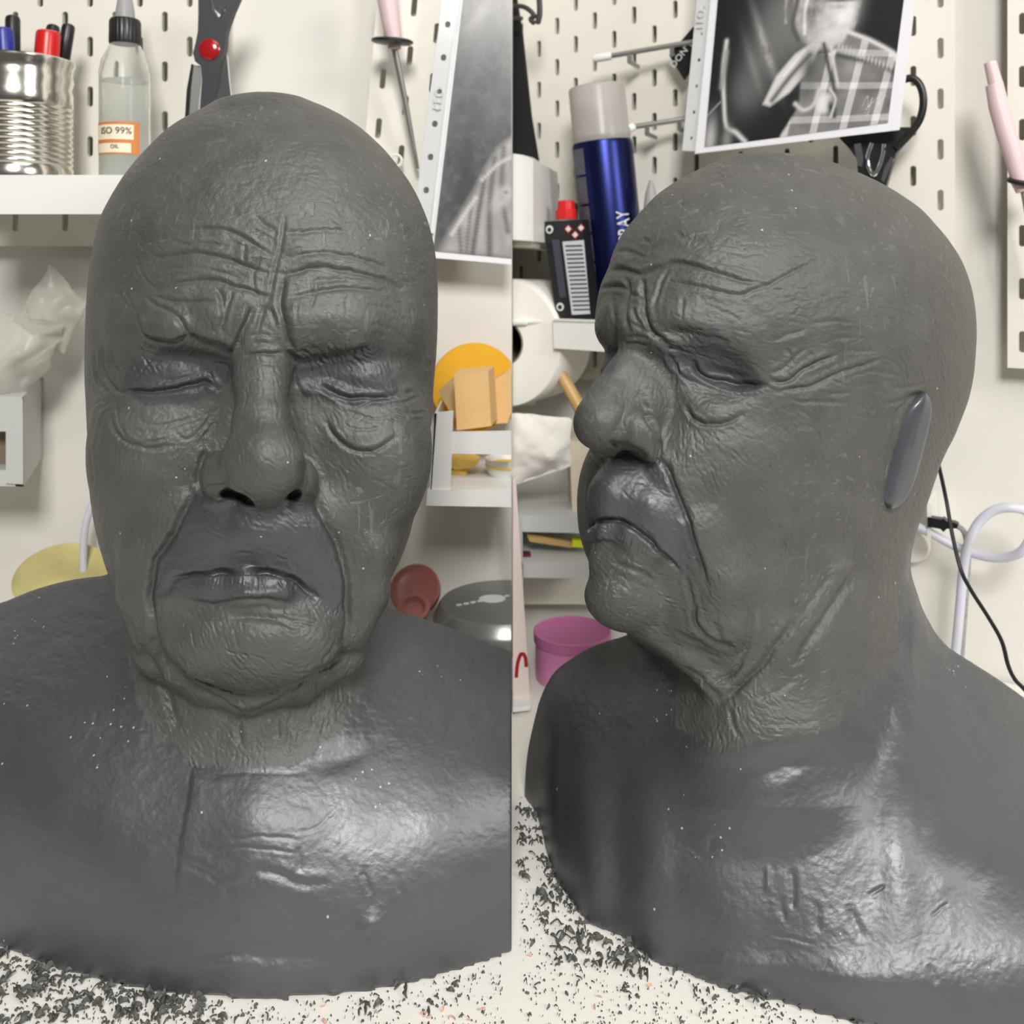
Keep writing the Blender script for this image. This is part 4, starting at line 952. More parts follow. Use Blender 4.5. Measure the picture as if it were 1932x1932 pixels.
# kitchen scissors with a red button, left
def px_poly(pts, D, th): return [at(u,v,D) for u, v in pts], (0,th,0)
root = T('scissors', 'black scissors with a round red pivot button', 'scissors', at(395,93,.72))
m = M(); m.slab(*px_poly([(374,-30),(396,-30),(400,18),(412,34),(424,20),(440,-30),(462,-30),(440,20),(430,48),(426,62),(424,90),(416,120),(412,150),(404,186),(402,235),(376,235),(378,190),(381,150),(378,124),(368,116),(364,100),(369,80),(373,60),(374,30)], .715, .008)); m.bevel(.0012); part('handle', m, MT['blackm'], root)
m = M(); m.lathe(at(395,93,.7145)+V3(0,.001,0), Y_, [(0,.0080),(.0012,.0080),(.0022,.0066),(.0028,.003)], 28); part('pivot_button', m, MT['redd'], root, 'round red pivot button')
m = M(); m.slab(*px_poly([(399,-30),(434,-30),(428,4),(416,28),(407,20),(401,4)], .712, .003)); m.bevel(.0006); part('grip_insert', m, MT['chrome'], root)
m = M(); m.slab(*px_poly([(361,122),(376,124),(379,150),(374,192),(372,250),(350,250),(355,170)], .719, .002)); part('blade', m, MT['steel'], root)
m = M(); m.slab(*px_poly([(361,120),(365,122),(360,165),(354,250),(347,250),(352,170)], .7175, .004)); part('blade_edge', m, MT['black'], root)
m = M(); m.slab(*px_poly([(420,110),(428,104),(432,150),(436,185),(406,190),(410,160)], .722, .003)); part('blade', m, MT['chrome'], root)
m = M(); m.slab(*px_poly([(446,-30),(452,-28),(436,30),(430,60),(424,52)], .719, .003)); part('grip_insert', m, MT['chrome'], root)
# sculpting tool with a pink handle
root = T('modelling_tool', 'pink handled steel tool with a black guard ring hanging on the left pegboard', 'tool', at(745,90,.73))
m = M(); m.tube([at(727,-60,.73), at(731,0,.73), at(737,40,.73), at(743,70,.73), at(744,92,.73)], [.0080,.0078,.0070,.0062,.0050], 20); part('handle', m, MT['pink'], root)
m = M(); m.lathe(at(740,80,.73), V3(.06,-.12,1), [(-.0012,.0138),(0,.0160),(.0016,.0160),(.0028,.0138)], 36); part('guard_ring', m, MT['black'], root)
m = M(); m.tube([at(744,92,.735), at(762,180,.742), at(775,250,.748), at(788,318,.752)], [.0027,.0024,.0020,.0013], 12); part('rod', m, MT['steel'], root)
m = M(); cc = [at(747+11*math.cos(t*PI/8), 303+11*math.sin(t*PI/8), .752) for t in range(17)]; m.tube(cc, .0012, 6, caps=False); solo('wire_hook', m, MT['white'], 'small white wire loop under the tip of the steel rod', 'hook', at(747,303,.752))
# punched pocket and the photograph in it
DS = .742
root = T('plastic_pocket', 'clear punched plastic pocket on the left half, edge strip with holes', 'pocket', at(820,230,DS))
a = at(851,0,DS); b = at(800,390,DS); ezs = (a-b).normalized(); exs = V3(ezs.z,0,-ezs.x); Ls = (a-b).length; m = M()
cells = [(0,(k-.5)*.026) for k in range(-1,9)]
holed(m, b, exs, ezs, Y_, cells, .0006, .0022, .0026, 33*DS/1800, .026); part('edge_strip', m, MT['sleeve'], root)
m = M(); m.slab([at(868,-40,DS-.001), at(874,-40,DS-.001), at(818,440,DS-.001), at(811,440,DS-.001)], (0,.002,0)); part('seam', m, MT['film'], root)
m = M(); cc = [at(828-4.6*math.sin(t)*1.0+3.2*math.cos(t)*-1*0, 185, DS-.0008) for t in (0,)]; 
ov = []
for k in range(25):
    t = 2*PI*k/24; du, dv = 6.5*math.cos(t), 26*math.sin(t)*.85; ov.append(at(828+du+(-dv)*.12, 186+dv, DS-.0012))
m = M(); m.tube(ov, .0004, 6, caps=False); lg = part('embossed_oval', m, MT['grey'], root)
ctr = at(828,186,DS-.0012); part('lettering', text_mesh('LEO', .010, lambda x, y, z: ctr+ezs*x-exs*y+Y_*z), MT['grey'], lg)
def photo(lab, quad, Dq, th, painter, n, m_, vec, border, clip=None, loc=None):
    """a print: bilinear quad (tl, tr, br, bl) with its picture in vertex colours, and a white paper margin"""
    tl, tr, br, bl = quad; root = T('photo_print', lab, 'photograph', loc)
    bmx = M(); bmx.slab([Vector(p)-Vector(vec)*0 for p in border], Vector(vec)); part('paper', bmx, MT['paper'], root, 'white paper margin', clip)
    xs = np.linspace(0,1,n); ys = np.linspace(0,1,m_); gx, gy = np.meshgrid(xs, ys)
    A = np.array([tl,tr,br,bl]); P = ((1-gx)*(1-gy))[...,None]*A[0]+(gx*(1-gy))[...,None]*A[1]+(gx*gy)[...,None]*A[2]+((1-gx)*gy)[...,None]*A[3]
    P = P.reshape(-1,3)-np.array(ORG[root.name]); i = np.arange(n*m_).reshape(m_,n)
    Qd = np.stack([i[:-1,:-1],i[1:,:-1],i[1:,1:],i[:-1,1:]],-1).reshape(-1,4)
    me = np_mesh('picture', P, Qd); c = painter(gx.ravel(), gy.ravel()); c = np.clip(c, 0, 1)
    ca = me.color_attributes.new('print', 'FLOAT_COLOR', 'POINT'); ca.data.foreach_set('color', np.stack([c, c*.985, c*.97, np.ones_like(c)],1).astype(np.float32).ravel())
    o = bpy.data.objects.new('picture', me); COL.objects.link(o); o.parent = root; me.materials.append(PRINT); o['label'] = 'black and white photograph'
    return root
PRINT, nt, p = nodes_mat('photo_paper'); va = nt.nodes.new('ShaderNodeVertexColor'); va.layer_name = 'print'; nt.links.new(va.outputs['Color'], p.inputs['Base Color']); p.inputs['Roughness'].default_value = .28
class Ink:
    def __init__(s, x, y, ar): s.x, s.y, s.ar = x, y, ar; s.c = np.zeros_like(x)
    def blob(s, u, v, ru, rv, val, rot=0, p=2):
        X = (s.x-u)*s.ar; Y = s.y-v; ru = ru*s.ar; cs, sn = math.cos(R(rot)), math.sin(R(rot))
        k = np.exp(-(((X*cs+Y*sn)/ru)**2+((-X*sn+Y*cs)/rv)**2)**(p/2)); s.c = s.c*(1-k)+val*k
    def add(s, u, v, ru, rv, val, rot=0):
        X = (s.x-u)*s.ar; Y = s.y-v; ru = ru*s.ar; cs, sn = math.cos(R(rot)), math.sin(R(rot))
        s.c = s.c+val*np.exp(-((X*cs+Y*sn)/ru)**2-((-X*sn+Y*cs)/rv)**2)
    def poly(s, pts, val, soft=.01):
        U_ = np.stack([s.x*1000*s.ar, s.y*1000],1); k = inpoly(U_, [(a*1000*s.ar, b*1000) for a, b in pts], soft*1000, 0)
        s.c = s.c*(1-k)+val*k; return k
    def line(s, pts, w, val):
        c = resample([(a*1000*s.ar, b*1000) for a, b in pts], 12); d = np.full(len(s.x), 1e9)
        for q in c: d = np.minimum(d, (s.x*1000*s.ar-q[0])**2+(s.y*1000-q[1])**2)
        k = np.exp(-d/(w*1000)**2); s.c = s.c*(1-k)+val*k
def paint_left(x, y):
    # picture px: x 0..1 over u 875..966 at top, y over v 0..478
    I = Ink(x, y, .26); I.c = .055+.05*fbm(x*3+3, y*9, 61, 5)+.03*y; I.c += .05*(fbm(x*8, y*30, 63, 3) > .12)*.4
    I.add(.35,.12,.3,.03,.10,-50)
    k = I.poly([(1.02,.56),(.80,.60),(.62,.68),(.45,.78),(.30,.86),(.18,.92),(.10,1.0),(1.02,1.0)], .36, .016)
    I.c += k*.16*fbm(x*5, y*14, 66, 4)
    for pts, w, v_ in (([(.62,.70),(.55,.85),(.50,1.0)],.010,.10),([(.75,.64),(.70,.80),(.72,1.0)],.012,.12),([(.45,.80),(.42,1.0)],.008,.16),([(.88,.60),(.86,.75),(.95,.9)],.012,.14),([(.30,.90),(.36,1.0)],.008,.14),([(.58,.72),(.8,.66),(1,.63)],.008,.5),([(.50,.79),(.35,.86),(.22,.93)],.008,.55)): I.line(pts, w, v_)
    I.blob(.92,.76,.10,.02,.55); I.blob(.92,.76,.05,.009,.2); I.blob(.85,.80,.16,.02,.42,-30); return I.c
def cut(pa, pb):  # point on pa-pb at x = -0.0008
    t = (-.0008-pa.x)/(pb.x-pa.x); return pa+(pb-pa)*t
photo('black and white photo of a shirt shoulder inside the plastic pocket', (at(877,-30,DS+.0016), at(965,-30,DS+.0016), at(965,488,DS+.0016), at(817,474,DS+.0016)), DS, .0008, paint_left, 120, 420, (0,.001,0),
   [at(872,-34,DS+.002), at(965,-34,DS+.002), at(965,499,DS+.002), at(812,486,DS+.002)], None, at(890,250,DS))
# orange disc, foam blocks and the white hanging tray, at the right of the left half
m = M(); m.lathe(at(896,730,.765), V3(-.05,-1,.12), [(-.006,.033),(-.005,.0348),(.004,.0352),(.0065,.034)], 56); solo('sponge_disc', m, MT['orange'], 'round orange yellow sponge disc behind the foam blocks', 'sponge', at(896,730,.765), clip=-1)
def foam(lab, pts, D, th, mt):
    m = M(); m.slab([at(u,v,D) for u, v in pts], (.004,th,.002)); m.bevel(.0012); return solo('foam_block', m, MT[mt], lab, 'sponge', at(*pts[0],D), 'foam blocks in the hanging tray', clip=-1)
foam('tall beige foam block in front of the orange disc', [(856,706),(921,701),(927,804),(862,812)], .705, .02, 'foam')
foam('right hand beige foam block leaning beside the tall one', [(925,722),(952,704),(966,712),(967,770),(958,798),(930,800)], .728, .018, 'foam')
foam('brownish foam block left behind the tall beige one', [(827,738),(856,710),(860,790),(850,780)], .735, .015, 'foamd')
root = T('hanging_tray', 'white hanging tray with open front beside the bust, holding foam blocks', 'tray', at(880,860,.70))
TD = .668
def tp(name, pts, D, vec, bev=.0008): m = M(); m.slab([at(u,v,D) for u, v in pts], vec); m.bevel(bev); part(name, m, MT['white'], root, None, -1)
tp('upright', [(820,780),(855,776),(850,926),(812,926)], TD, (0,.004,0)); tp('top_bar', [(852,816),(968,814),(968,858),(850,856)], TD+.001, (0,.004,0)); tp('bottom_bar', [(806,925),(968,921),(968,957),(804,954)], TD-.002, (0,.006,0))
m = M(); m.prism([at(820,780,TD), at(824,780,TD), at(814,926,TD), at(810,926,TD)], [at(838,742,WL-.002), at(841,742,WL-.002), at(836,862,WL-.002), at(832,862,WL-.002)]); part('side_panel', m, MT['white'], root, None, -1)
m = M(); m.prism([at(812,926,TD), at(970,924,TD), at(970,930,TD), at(812,932,TD)], [at(836,850,WL-.002), at(970,850,WL-.002), at(970,855,WL-.002), at(836,855,WL-.002)]); part('floor_panel', m, MT['white'], root, None, -1)
zb = at(950,905,.71).z
m = M(); m.lathe(at(958,900,.712), Z, [(0,.012),(.004,.0152),(.013,.0168),(.0145,.0168),(.013,.0155),(.004,.013)], 32); bw = solo('bowl', m, MT['white'], 'small white bowl with a yellow stripe inside the hanging tray', 'bowl', at(958,900,.712), clip=-1)
m = M(); m.lathe(at(958,900,.712), Z, [(.0080,.0160),(.0083,.0166),(.0100,.0169),(.0103,.0165)], 32); sp = part('stripe', m, MT['yfoam'], bw, 'yellow stripe', -1)
rs = random.Random(5)
for k, (u, v, s_) in enumerate(((868,872,.009),(884,868,.006),(862,892,.007))):
    m = M(); bmesh.ops.create_icosphere(m.bm, subdivisions=2, radius=s_)
    for q in m.bm.verts: q.co *= 1+rs.uniform(-.3,.3)
    bmesh.ops.scale(m.bm, vec=(1.4,1,.7), verts=m.bm.verts[:]); bmesh.ops.translate(m.bm, vec=at(u,v,.715), verts=m.bm.verts[:])
    solo('sponge_scrap', m, MT['yfoam'], ['largest torn yellow sponge scrap at the left end inside the tray','small torn yellow sponge scrap furthest right inside the tray','yellow sponge scrap at the front left inside the tray'][k], 'sponge', at(u,v,.715), 'torn sponge scraps')
# rose coloured cups and the grey tin on the bench
root = T('plastic_dish', 'round rose brown plastic dish standing on edge behind the bust shoulder', 'dish', at(783,1105,.745))
m = M(); m.lathe(at(783,1112,.745), V3(-.1,-.75,.55), [(-.006,.0185),(-.004,.0198),(.001,.0198),(.002,.0188),(.0005,.0165),(-.001,.014),(-.001,.004)], 44); part('rim', m, MT['pinkd'], root)
root = T('rose_cup', 'small rose brown plastic cup in front of the round rose dish', 'cup', at(782,1140,.70))
m = M(); m.lathe(at(780,1152,.70), V3(-.05,-.55,.8), [(-.012,.008),(0,.0112),(.003,.0125),(.0045,.0120),(.0042,.0095),(.001,.007),(.0005,.002)], 40); part('cup_body', m, MT['pinkd'], root)
tc_ = V3(at(952,0,.735).x, .735, TZ); root = T('grey_tin', 'round grey tin with a pale printed emblem on its lid', 'tin', tc_)
HT_ = .0655; rt = .0545
m = M(); m.lathe(tc_, Z, [(0,rt*.96),(.002,rt*.98),(HT_*.62,rt*.98)], 72); part('tin_body', m, MT['gtin'], root, None, -1)
m = M(); m.lathe(tc_, Z, [(HT_*.60,rt),(HT_*.62,rt*1.01),(HT_*.84,rt*1.01),(HT_*.88,rt*.985),(HT_*.97,rt*.93),(HT_,rt*.90)], 72); lid = part('lid', m, MT['gtin'], root, None, -1)
zt_ = tc_+Z*(HT_+.0002)
m = M(); 
for k in range(9): a = V3(-.036+.0052*k, -.012+.0028*k, 0)+zt_; m.slab([a, a+V3(.0038,.0022,0), a+V3(.0028,.0054,0), a+V3(-.001,.0032,0)], (0,0,.0003))
part('emblem_bar', m, MT['emboss'], lid, None, -1)
m = M(); c0 = zt_+V3(-.0085,.004,0); m.slab([c0+V3(.0115*math.cos(t*PI/10)*(1 if math.cos(t*PI/10) < 0 else .8), .0085*math.sin(t*PI/10), 0) for t in range(20)], (0,0,.0004)); part('emblem_shield', m, MT['emboss'], lid, None, -1)
# left edge: bag, grey box, hose, stained dish
def sheet(pts, D, n, amp, seed, th=.0006, bulge=.01):
    """crumpled sheet spanning a quad of points (tl,tr,br,bl)"""
    m = M(); q = [at(u,v,D) for u, v in pts]; rs = np.random.RandomState(seed); g = []
    for j in range(n+1):
        row = []
        for i in range(n+1):
            x, y = i/n, j/n; p = (q[0]*(1-x)+q[1]*x)*(1-y)+(q[3]*(1-x)+q[2]*x)*y
            z = float(fbm(np.array([x*3.0+seed]), np.array([y*3.0]), seed, 4)[0]); ed = (4*x*(1-x))*(4*y*(1-y))
            p = p+V3(0, amp*z*2-bulge*ed, 0)+V3(amp*.5*float(fbm(np.array([y*4.0]), np.array([seed*1.0]), seed+3, 2)[0]),0,0); row.append(m.bm.verts.new(p))
        g.append(row)
    for j in range(n):
        for i in range(n): m.bm.faces.new((g[j][i], g[j+1][i], g[j+1][i+1], g[j][i+1]))
    return m
def solidify(o, t=.0006): md = o.modifiers.new('thickness', 'SOLIDIFY'); md.thickness = t; return o
bag_m = mat('bag_film', (0.88,0.87,0.82), .22, trans=.75, ior=1.15, spec=.8)
root = T('plastic_bag', 'crumpled translucent plastic bag above the grey wall box', 'bag', at(80,620,.745))
solidify(part('bag_top', sheet([(96,498),(164,574),(122,668),(26,606)], .738, 26, .0035, 7), bag_m, root)); solidify(part('bag_body', sheet([(-20,590),(124,612),(92,694),(-40,812)], .730, 30, .005, 8, bulge=.016), bag_m, root))
root = T('wall_box', 'light grey box on the wall at the left edge under the plastic bag', 'box', at(20,830,.74))
def px3(l): return [at(u,v,D) for u, v, D in l]
FD = .715
m = M(); m.prism(px3([(-80,745,FD),(44,748,FD),(44,765,FD),(-80,765,FD)]), px3([(-50,703,WL-.001),(79,706,WL-.001),(79,720,WL-.001),(-50,720,WL-.001)])); m.bevel(.001); part('top_panel', m, MT['grey'], root)
m = M(); m.prism(px3([(28,765,FD),(44,748,FD),(45,918,FD),(29,918,FD)]), px3([(60,722,WL-.001),(79,706,WL-.001),(80,862,WL-.001),(62,862,WL-.001)])); m.bevel(.001); part('side_panel', m, MT['grey'], root)
m = M(); m.prism(px3([(-80,885,FD),(44,888,FD),(45,918,FD),(-80,916,FD)]), px3([(-50,850,WL-.001),(79,852,WL-.001),(80,862,WL-.001),(-50,862,WL-.001)])); m.bevel(.001); part('bottom_panel', m, MT['grey'], root)
m = M(); m.prism(px3([(11,750,FD-.002),(43,752,FD-.002),(44,914,FD-.002),(11,912,FD-.002)]), px3([(11,750,FD+.004),(43,752,FD+.004),(44,914,FD+.004),(11,912,FD+.004)])); part('front_stile', m, MT['grey'], root)
m = M(); m.prism(px3([(-80,750,FD-.001),(11,750,FD-.001),(11,814,FD-.001),(-80,814,FD-.001)]), px3([(-80,750,FD+.004),(11,750,FD+.004),(11,814,FD+.004),(-80,814,FD+.004)])); part('front_rail', m, MT['grey'], root)
m = M(); m.slab(px3([(-80,812,FD+.02),(28,812,FD+.02),(28,888,FD+.02),(-80,888,FD+.02)]), (0,.02,0)); part('inner_back', m, MT['card'], root, 'dark interior of the box')
m = M(); m.tube(crom([at(185,930,.76), at(170,962,.757), at(160,1000,.755), at(157,1050,.755), at(157,1110,.755), at(155,1230,.758)]), .0029, 12); solo('hose', m, MT['lilac'], 'pale lilac hose rising behind the left shoulder', 'hose', at(160,1050,.755))
m = M(); m.lathe(at(118,1090,.745), V3(.15,-.45,.85), [(-.004,.026),(-.001,.034),(.0015,.0355),(.0025,.034),(.0005,.030),(0,.004)], 44, sx=1.0); md_ = solo('stained_dish', m, MT['ydish'], 'shallow dish stained yellow and orange behind the left shoulder', 'dish', at(118,1090,.745))
bx = part('dish_rest', M().slab([at(70,1150,.752), at(165,1150,.752), at(165,1120,.752), at(70,1120,.752)], (0,.02,0)), MT['ydish'], md_)
# ------------------------------------------------------------------ right half
o_ = rp(1051,49,.0)
peg('large cream slotted pegboard behind the spray can and scissors', o_, E, Z, NO, -2, 17, -8, 1, None)
def RS(pts, off): return [rp(u,v,off) for u, v in pts]
def rslab(pts, off, th): m = M(); m.slab(RS(pts, off), -NO*th); return m
solo('black_cloth', rslab([(940,-30),(968,-30),(983,60),(1000,218),(1014,304),(940,285)], .05, .004), MT['cloth'], 'black cloth hanging at the left edge of the right pegboard', 'cloth', rp(985,150,.05), clip=1)
root = T('black_clamp', 'black wire clamp at the top left corner of the right half', 'clamp', rp(1000,20,.07))
m = M(); m.tube(crom([rp(960,12,.07), rp(985,12,.07), rp(1000,20,.07), rp(1010,32,.07)]), .0022, 8); part('arm', m, MT['blackm'], root, None, 1)
m = M(); m.tube(crom([rp(1016,-20,.07), rp(1018,8,.07), rp(1018,28,.07), rp(1014,46,.07)]), [.0026]*17+[.0026]*7+[.001], 8); part('jaw', m, MT['blackm'], root)
m = M(); m.tube([rp(960,34,.07), rp(985,35,.07)], .002, 8); part('arm', m, MT['blackm'], root, None, 1)
m = M(); m.tube(crom([rp(1010,30,.07), rp(1001,36,.07), rp(1008,44,.07)]), .0022, 8); part('hinge', m, MT['blackm'], root)
# white dispenser and paper roll
root = T('dispenser', 'white rounded dispenser box over the paper roll', 'dispenser', rp(1000,380,.09))
m = M(); m.prism(RS([(930,285),(985,292),(1006,300),(1006,455),(930,450)], .12), RS([(960,290),(1015,300),(1052,326),(1058,461),(960,455)], .02)); m.bevel(.003, 3); part('housing', m, MT['white'], root, None, 1)
m = M(); m.prism(RS([(935,450),(1004,455),(1002,466),(935,464)], .11), RS([(965,450),(1052,461),(1046,474),(965,470)], .02)); part('lower_edge', m, MT['board'], root, None, 1)
rc = rp(965,645,.075); root = T('paper_roll', 'roll of white paper with a dark cardboard core on a rod', 'paper roll', rc)
m = M(); m.lathe(rc, NO, [(-.05,.0200),(-.05,.0560),(.012,.0572),(.014,.056),(.014,.0200),(-.049,.0200)], 64, False, False); part('paper', m, MT['tissue'], root, None, 1)
m = M(); m.lathe(rc, NO, [(-.049,.0185),(-.049,.0200),(.0142,.0200),(.0142,.0185),(-.048,.0185)], 40, False, False); part('core', m, MT['card'], root, 'brown cardboard core', 1)
m = M(); m.lathe(rp(990,607,.09), (rp(1045,606,.085)-rp(990,607,.09)), [(-.02,.0035),(.002,.0035),(.003,.0024),(.03,.0022)], 16); part('rod', m, MT['white'], root, 'white rod', 1)
m = M(); m.prism(RS([(930,700),(1028,668),(1033,720),(1008,764),(930,770)], .066), RS([(930,700),(1028,668),(1033,720),(1008,764),(930,770)], .060)); m.bevel(.001); part('loose_sheet', m, MT['tissue'], root, 'loose hanging end of the paper', 1)
# shelf and the things on it
root = T('shelf', 'white metal shelf carrying the spray can and the square black tin', 'shelf', rp(1100,630,.06))
m = rslab([(1043,601),(1330,570),(1330,626),(1046,658)], .095, .003); m.bevel(.0008)
m = M(); m.slab([rp(1043,601,.095), rp(1043,601,.095)+E*.16, rp(1043,601,.095)+E*.16-Z*.0285, rp(1045,657,.095)], -NO*.003); m.bevel(.0008); part('front_lip', m, MT['white'], root)
p0 = rp(1043,604,.095); m = M(); m.slab([p0, p0+E*.16, p0+E*.16-Z*.002, p0-Z*.002], -NO*.094); part('shelf_board', m, MT['white'], root)
sz = p0.z
def foot(u, off): q = rp(u, 600, off); return V3(q.x, q.y, sz+.0004)
b0 = foot(1169,.036); top = rp(1127,158,.06); top = V3(top.x, b0.y-.004, top.z); ax = (top-b0).normalized(); Lc = (top-b0).length
pxr = b0.y/1800; rc_ = 57*pxr
root = T('spray_can', 'navy blue spray can with a frosted clear cap, leaning slightly', 'spray can', b0)
hc = Lc*(1-105/442.)
m = M(); m.lathe(b0, ax, [(0,rc_*.93),(.002,rc_),(hc-.004,rc_),(hc-.001,rc_*.97),(hc,rc_*.9)], 56); cb = part('can_body', m, MT['navy'], root)
m = M(); m.lathe(b0, ax, [(hc-.0005,rc_*.95),(hc+.003,rc_*.97),(hc+.006,rc_*.94),(Lc-.003,rc_*.93),(Lc-.001,rc_*.90),(Lc,rc_*.84),(Lc-.0015,rc_*.80),(Lc-.003,rc_*.88),(hc+.004,rc_*.89)], 56); part('cap', m, MT['frost'], root, 'frosted translucent cap')
fx = ax.cross(V3(0,1,0)).normalized(); fx = fx if fx.x > 0 else -fx; fy = (V3(0,-1,0)-ax*ax.dot(V3(0,-1,0))).normalized()
stripe_m, nt, p = nodes_mat('small_print'); tcn = nt.nodes.new('ShaderNodeTexCoord'); wv = nt.nodes.new('ShaderNodeTexWave'); wv.bands_direction = 'Z'; wv.inputs['Scale'].default_value = 170; wv.inputs['Distortion'].default_value = 3; wv.inputs['Detail'].default_value = 3; wv.inputs['Detail Scale'].default_value = 6
cr_ = nt.nodes.new('ShaderNodeValToRGB'); cr_.color_ramp.elements[0].color = (.035,.038,.06,1); cr_.color_ramp.elements[1].color = (.17,.175,.19,1); cr_.color_ramp.elements[0].position = .45
nt.links.new(tcn.outputs['Object'], wv.inputs['Vector']); nt.links.new(wv.outputs['Fac'], cr_.inputs['Fac']); nt.links.new(cr_.outputs['Color'], p.inputs['Base Color']); p.inputs['Roughness'].default_value = .5
MT['print'] = stripe_m
for k in range(7):
    z1 = hc-.006-k*.0252; z0 = z1-.0228
    if z0 < .002: z0 = .002
    if z1 <= z0+.003: break
    part('text_block', curved(b0, rc_+.0003, -1.40, -.78, z0, z1, 12, .0004, ax, (fx, fy)), MT['print'], cb)
part('lettering', text_mesh('HAIRSPRAY', .0115, lambda x, y, z: b0+(fx*math.sin(.36-y*1.5/rc_)+fy*math.cos(.36-y*1.5/rc_))*(rc_+.0003+z)+ax*(hc*.41+x)), MT['emboss'], cb)
# square black tin with a red cap
fl = foot(1060,.082); dvec = -NO*.018
t4 = [rp(1024,418,.082), rp(1098,414,.082), rp(1116,596,.082), rp(1050,599,.082)]
root = T('square_tin', 'slim black rectangular tin with red cap and white text label', 'tin', fl)
t4[2] = V3(t4[2].x, t4[2].y, sz+.0006); t4[3] = V3(t4[3].x, t4[3].y, sz+.0006)
m = M(); m.slab(t4, dvec); m.bevel(.0008); tb = part('tin_body', m, MT['black'], root)
tl = lambda pts, o=.0826: [rp(u,v,o) for u, v in pts]
m = M(); m.slab(tl([(1061,456),(1101,453),(1113,592),(1079,594)]), -NO*.0007); part('label', m, None or mat('grey_text_label', (0.52,0.53,0.55), .6), tb, 'pale grey label full of small text')
for k in range(16):
    y0 = 463+k*8; x0 = 1063+(y0-456)*.128; m = M(); m.slab(tl([(x0+2,y0),(x0+34,y0-1),(x0+34.4,y0+2),(x0+2.4,y0+3)], .0829), -NO*.0004)
    part('text_line', m, MT['slate'], tb)
for u, v in ((1037,433),(1057,579)):
    m = M(); m.lathe(rp(u,v,.0826), NO, [(0,.0036),(.0003,.0036)], 20); rg = part('round_symbol', m, MT['emboss'], tb)
    m = M(); m.lathe(rp(u-.5,v+.5,.0830), NO, [(0,.0020),(.0002,.0020)], 16); part('symbol_centre', m, MT['black'], rg)
for u, v in ((1072,432),(1085,443),(1096,430)):
    m = M(); m.slab(tl([(u,v-9),(u+8,v),(u,v+9),(u-8,v)]), -NO*.0004); dm = part('hazard_diamond', m, MT['redd'], tb, 'red bordered hazard diamond'); m = M(); m.slab(tl([(u,v-6),(u+5.4,v),(u,v+6),(u-5.4,v)], .0830), -NO*.0004); part('diamond_field', m, MT['emboss'], dm)
m = M(); m.slab(tl([(1041,452),(1055,452),(1068,560),(1056,562)]), -NO*.0005); part('side_text', m, MT['slate'], tb)
cc = rp(1068,414,.073); m = M(); n = 24
rr = [[cc+Z*h+(E*math.cos(2*PI*i/n)-NO*math.sin(2*PI*i/n)*.9)*(rr_*(1+(.04 if i % 2 else 0))) for i in range(n)] for h, rr_ in ((0,.0092),(.008,.0092),(.0086,.0078),(.0158,.0074),(.0165,.0064))]
m.rings(rr); part('cap', m, MT['red'], root, 'red screw cap')
# small nozzle bottle hiding behind the head
q = foot(1228,.05); qt = rp(1228,340,.05); root = T('nozzle_bottle', 'small bottle with grey translucent nozzle behind the forehead', 'bottle', q); hh = qt.z-q.z
m = M(); m.lathe(q, Z, [(0,.009),(.001,.0098),(hh-.036,.0098),(hh-.03,.006)], 24); part('bottle_body', m, MT['clear'], root)
m = M(); m.lathe(q, Z, [(hh-.034,.0088),(hh-.026,.0088),(hh-.0255,.0075)], 24); part('collar', m, MT['black'], root)
m = M(); m.lathe(q, Z, [(hh-.026,.0066),(hh-.012,.0050),(hh-.003,.0022),(hh,.0016)], 24); part('nozzle', m, MT['smoke'], root)
# hooks, tag
def hook(lab, a, b, tip):
    root = T('peg_hook', lab, 'hook', rp(*a,.03)); A, B, C = rp(*a,.035), rp(*b,.02), rp(*tip,.04)
    m = M(); m.tube([A, B], .0024, 12); part('rod', m, MT['steel'], root)
    m = M(); m.tube([C, C+(A-C)*.08, A+(B-A)*.02], [.003,.0038,.0036], 14); part('end_cap', m, MT['white'], root, 'white plastic end cap')
    for t in (.22,.68):
        p_ = A+(B-A)*t; m = M(); m.tube([p_, p_-Z*.008, p_-Z*.009-NO*.02], .0022, 8); part('bracket', m, MT['steel'], root)
hook('steel hook rod with white tip above the spray can cap', (1150,106), (1325,76), (1119,111)); hook('lower steel hook rod right of the spray can cap', (1192,240), (1325,219), (1184,244))
root = T('black_tag', 'black diamond shaped tag with white lettering behind the pocket edge', 'tag', rp(1285,100,.03))
m = rslab([(1308,50),(1336,90),(1290,150),(1262,104)], .022, .003); tg = part('tag_body', m, MT['black'], root)
ct = rp(1286,103,.0225); dx = (rp(1300,84,.0225)-rp(1272,120,.0225)).normalized(); dy = NO.cross(dx).normalized(); dy = dy if dy.x < 0 else -dy
part('lettering', text_mesh("DON'T", .0085, lambda x, y, z: ct+dx*x+dy*y+NO*z), MT['emboss'], tg)
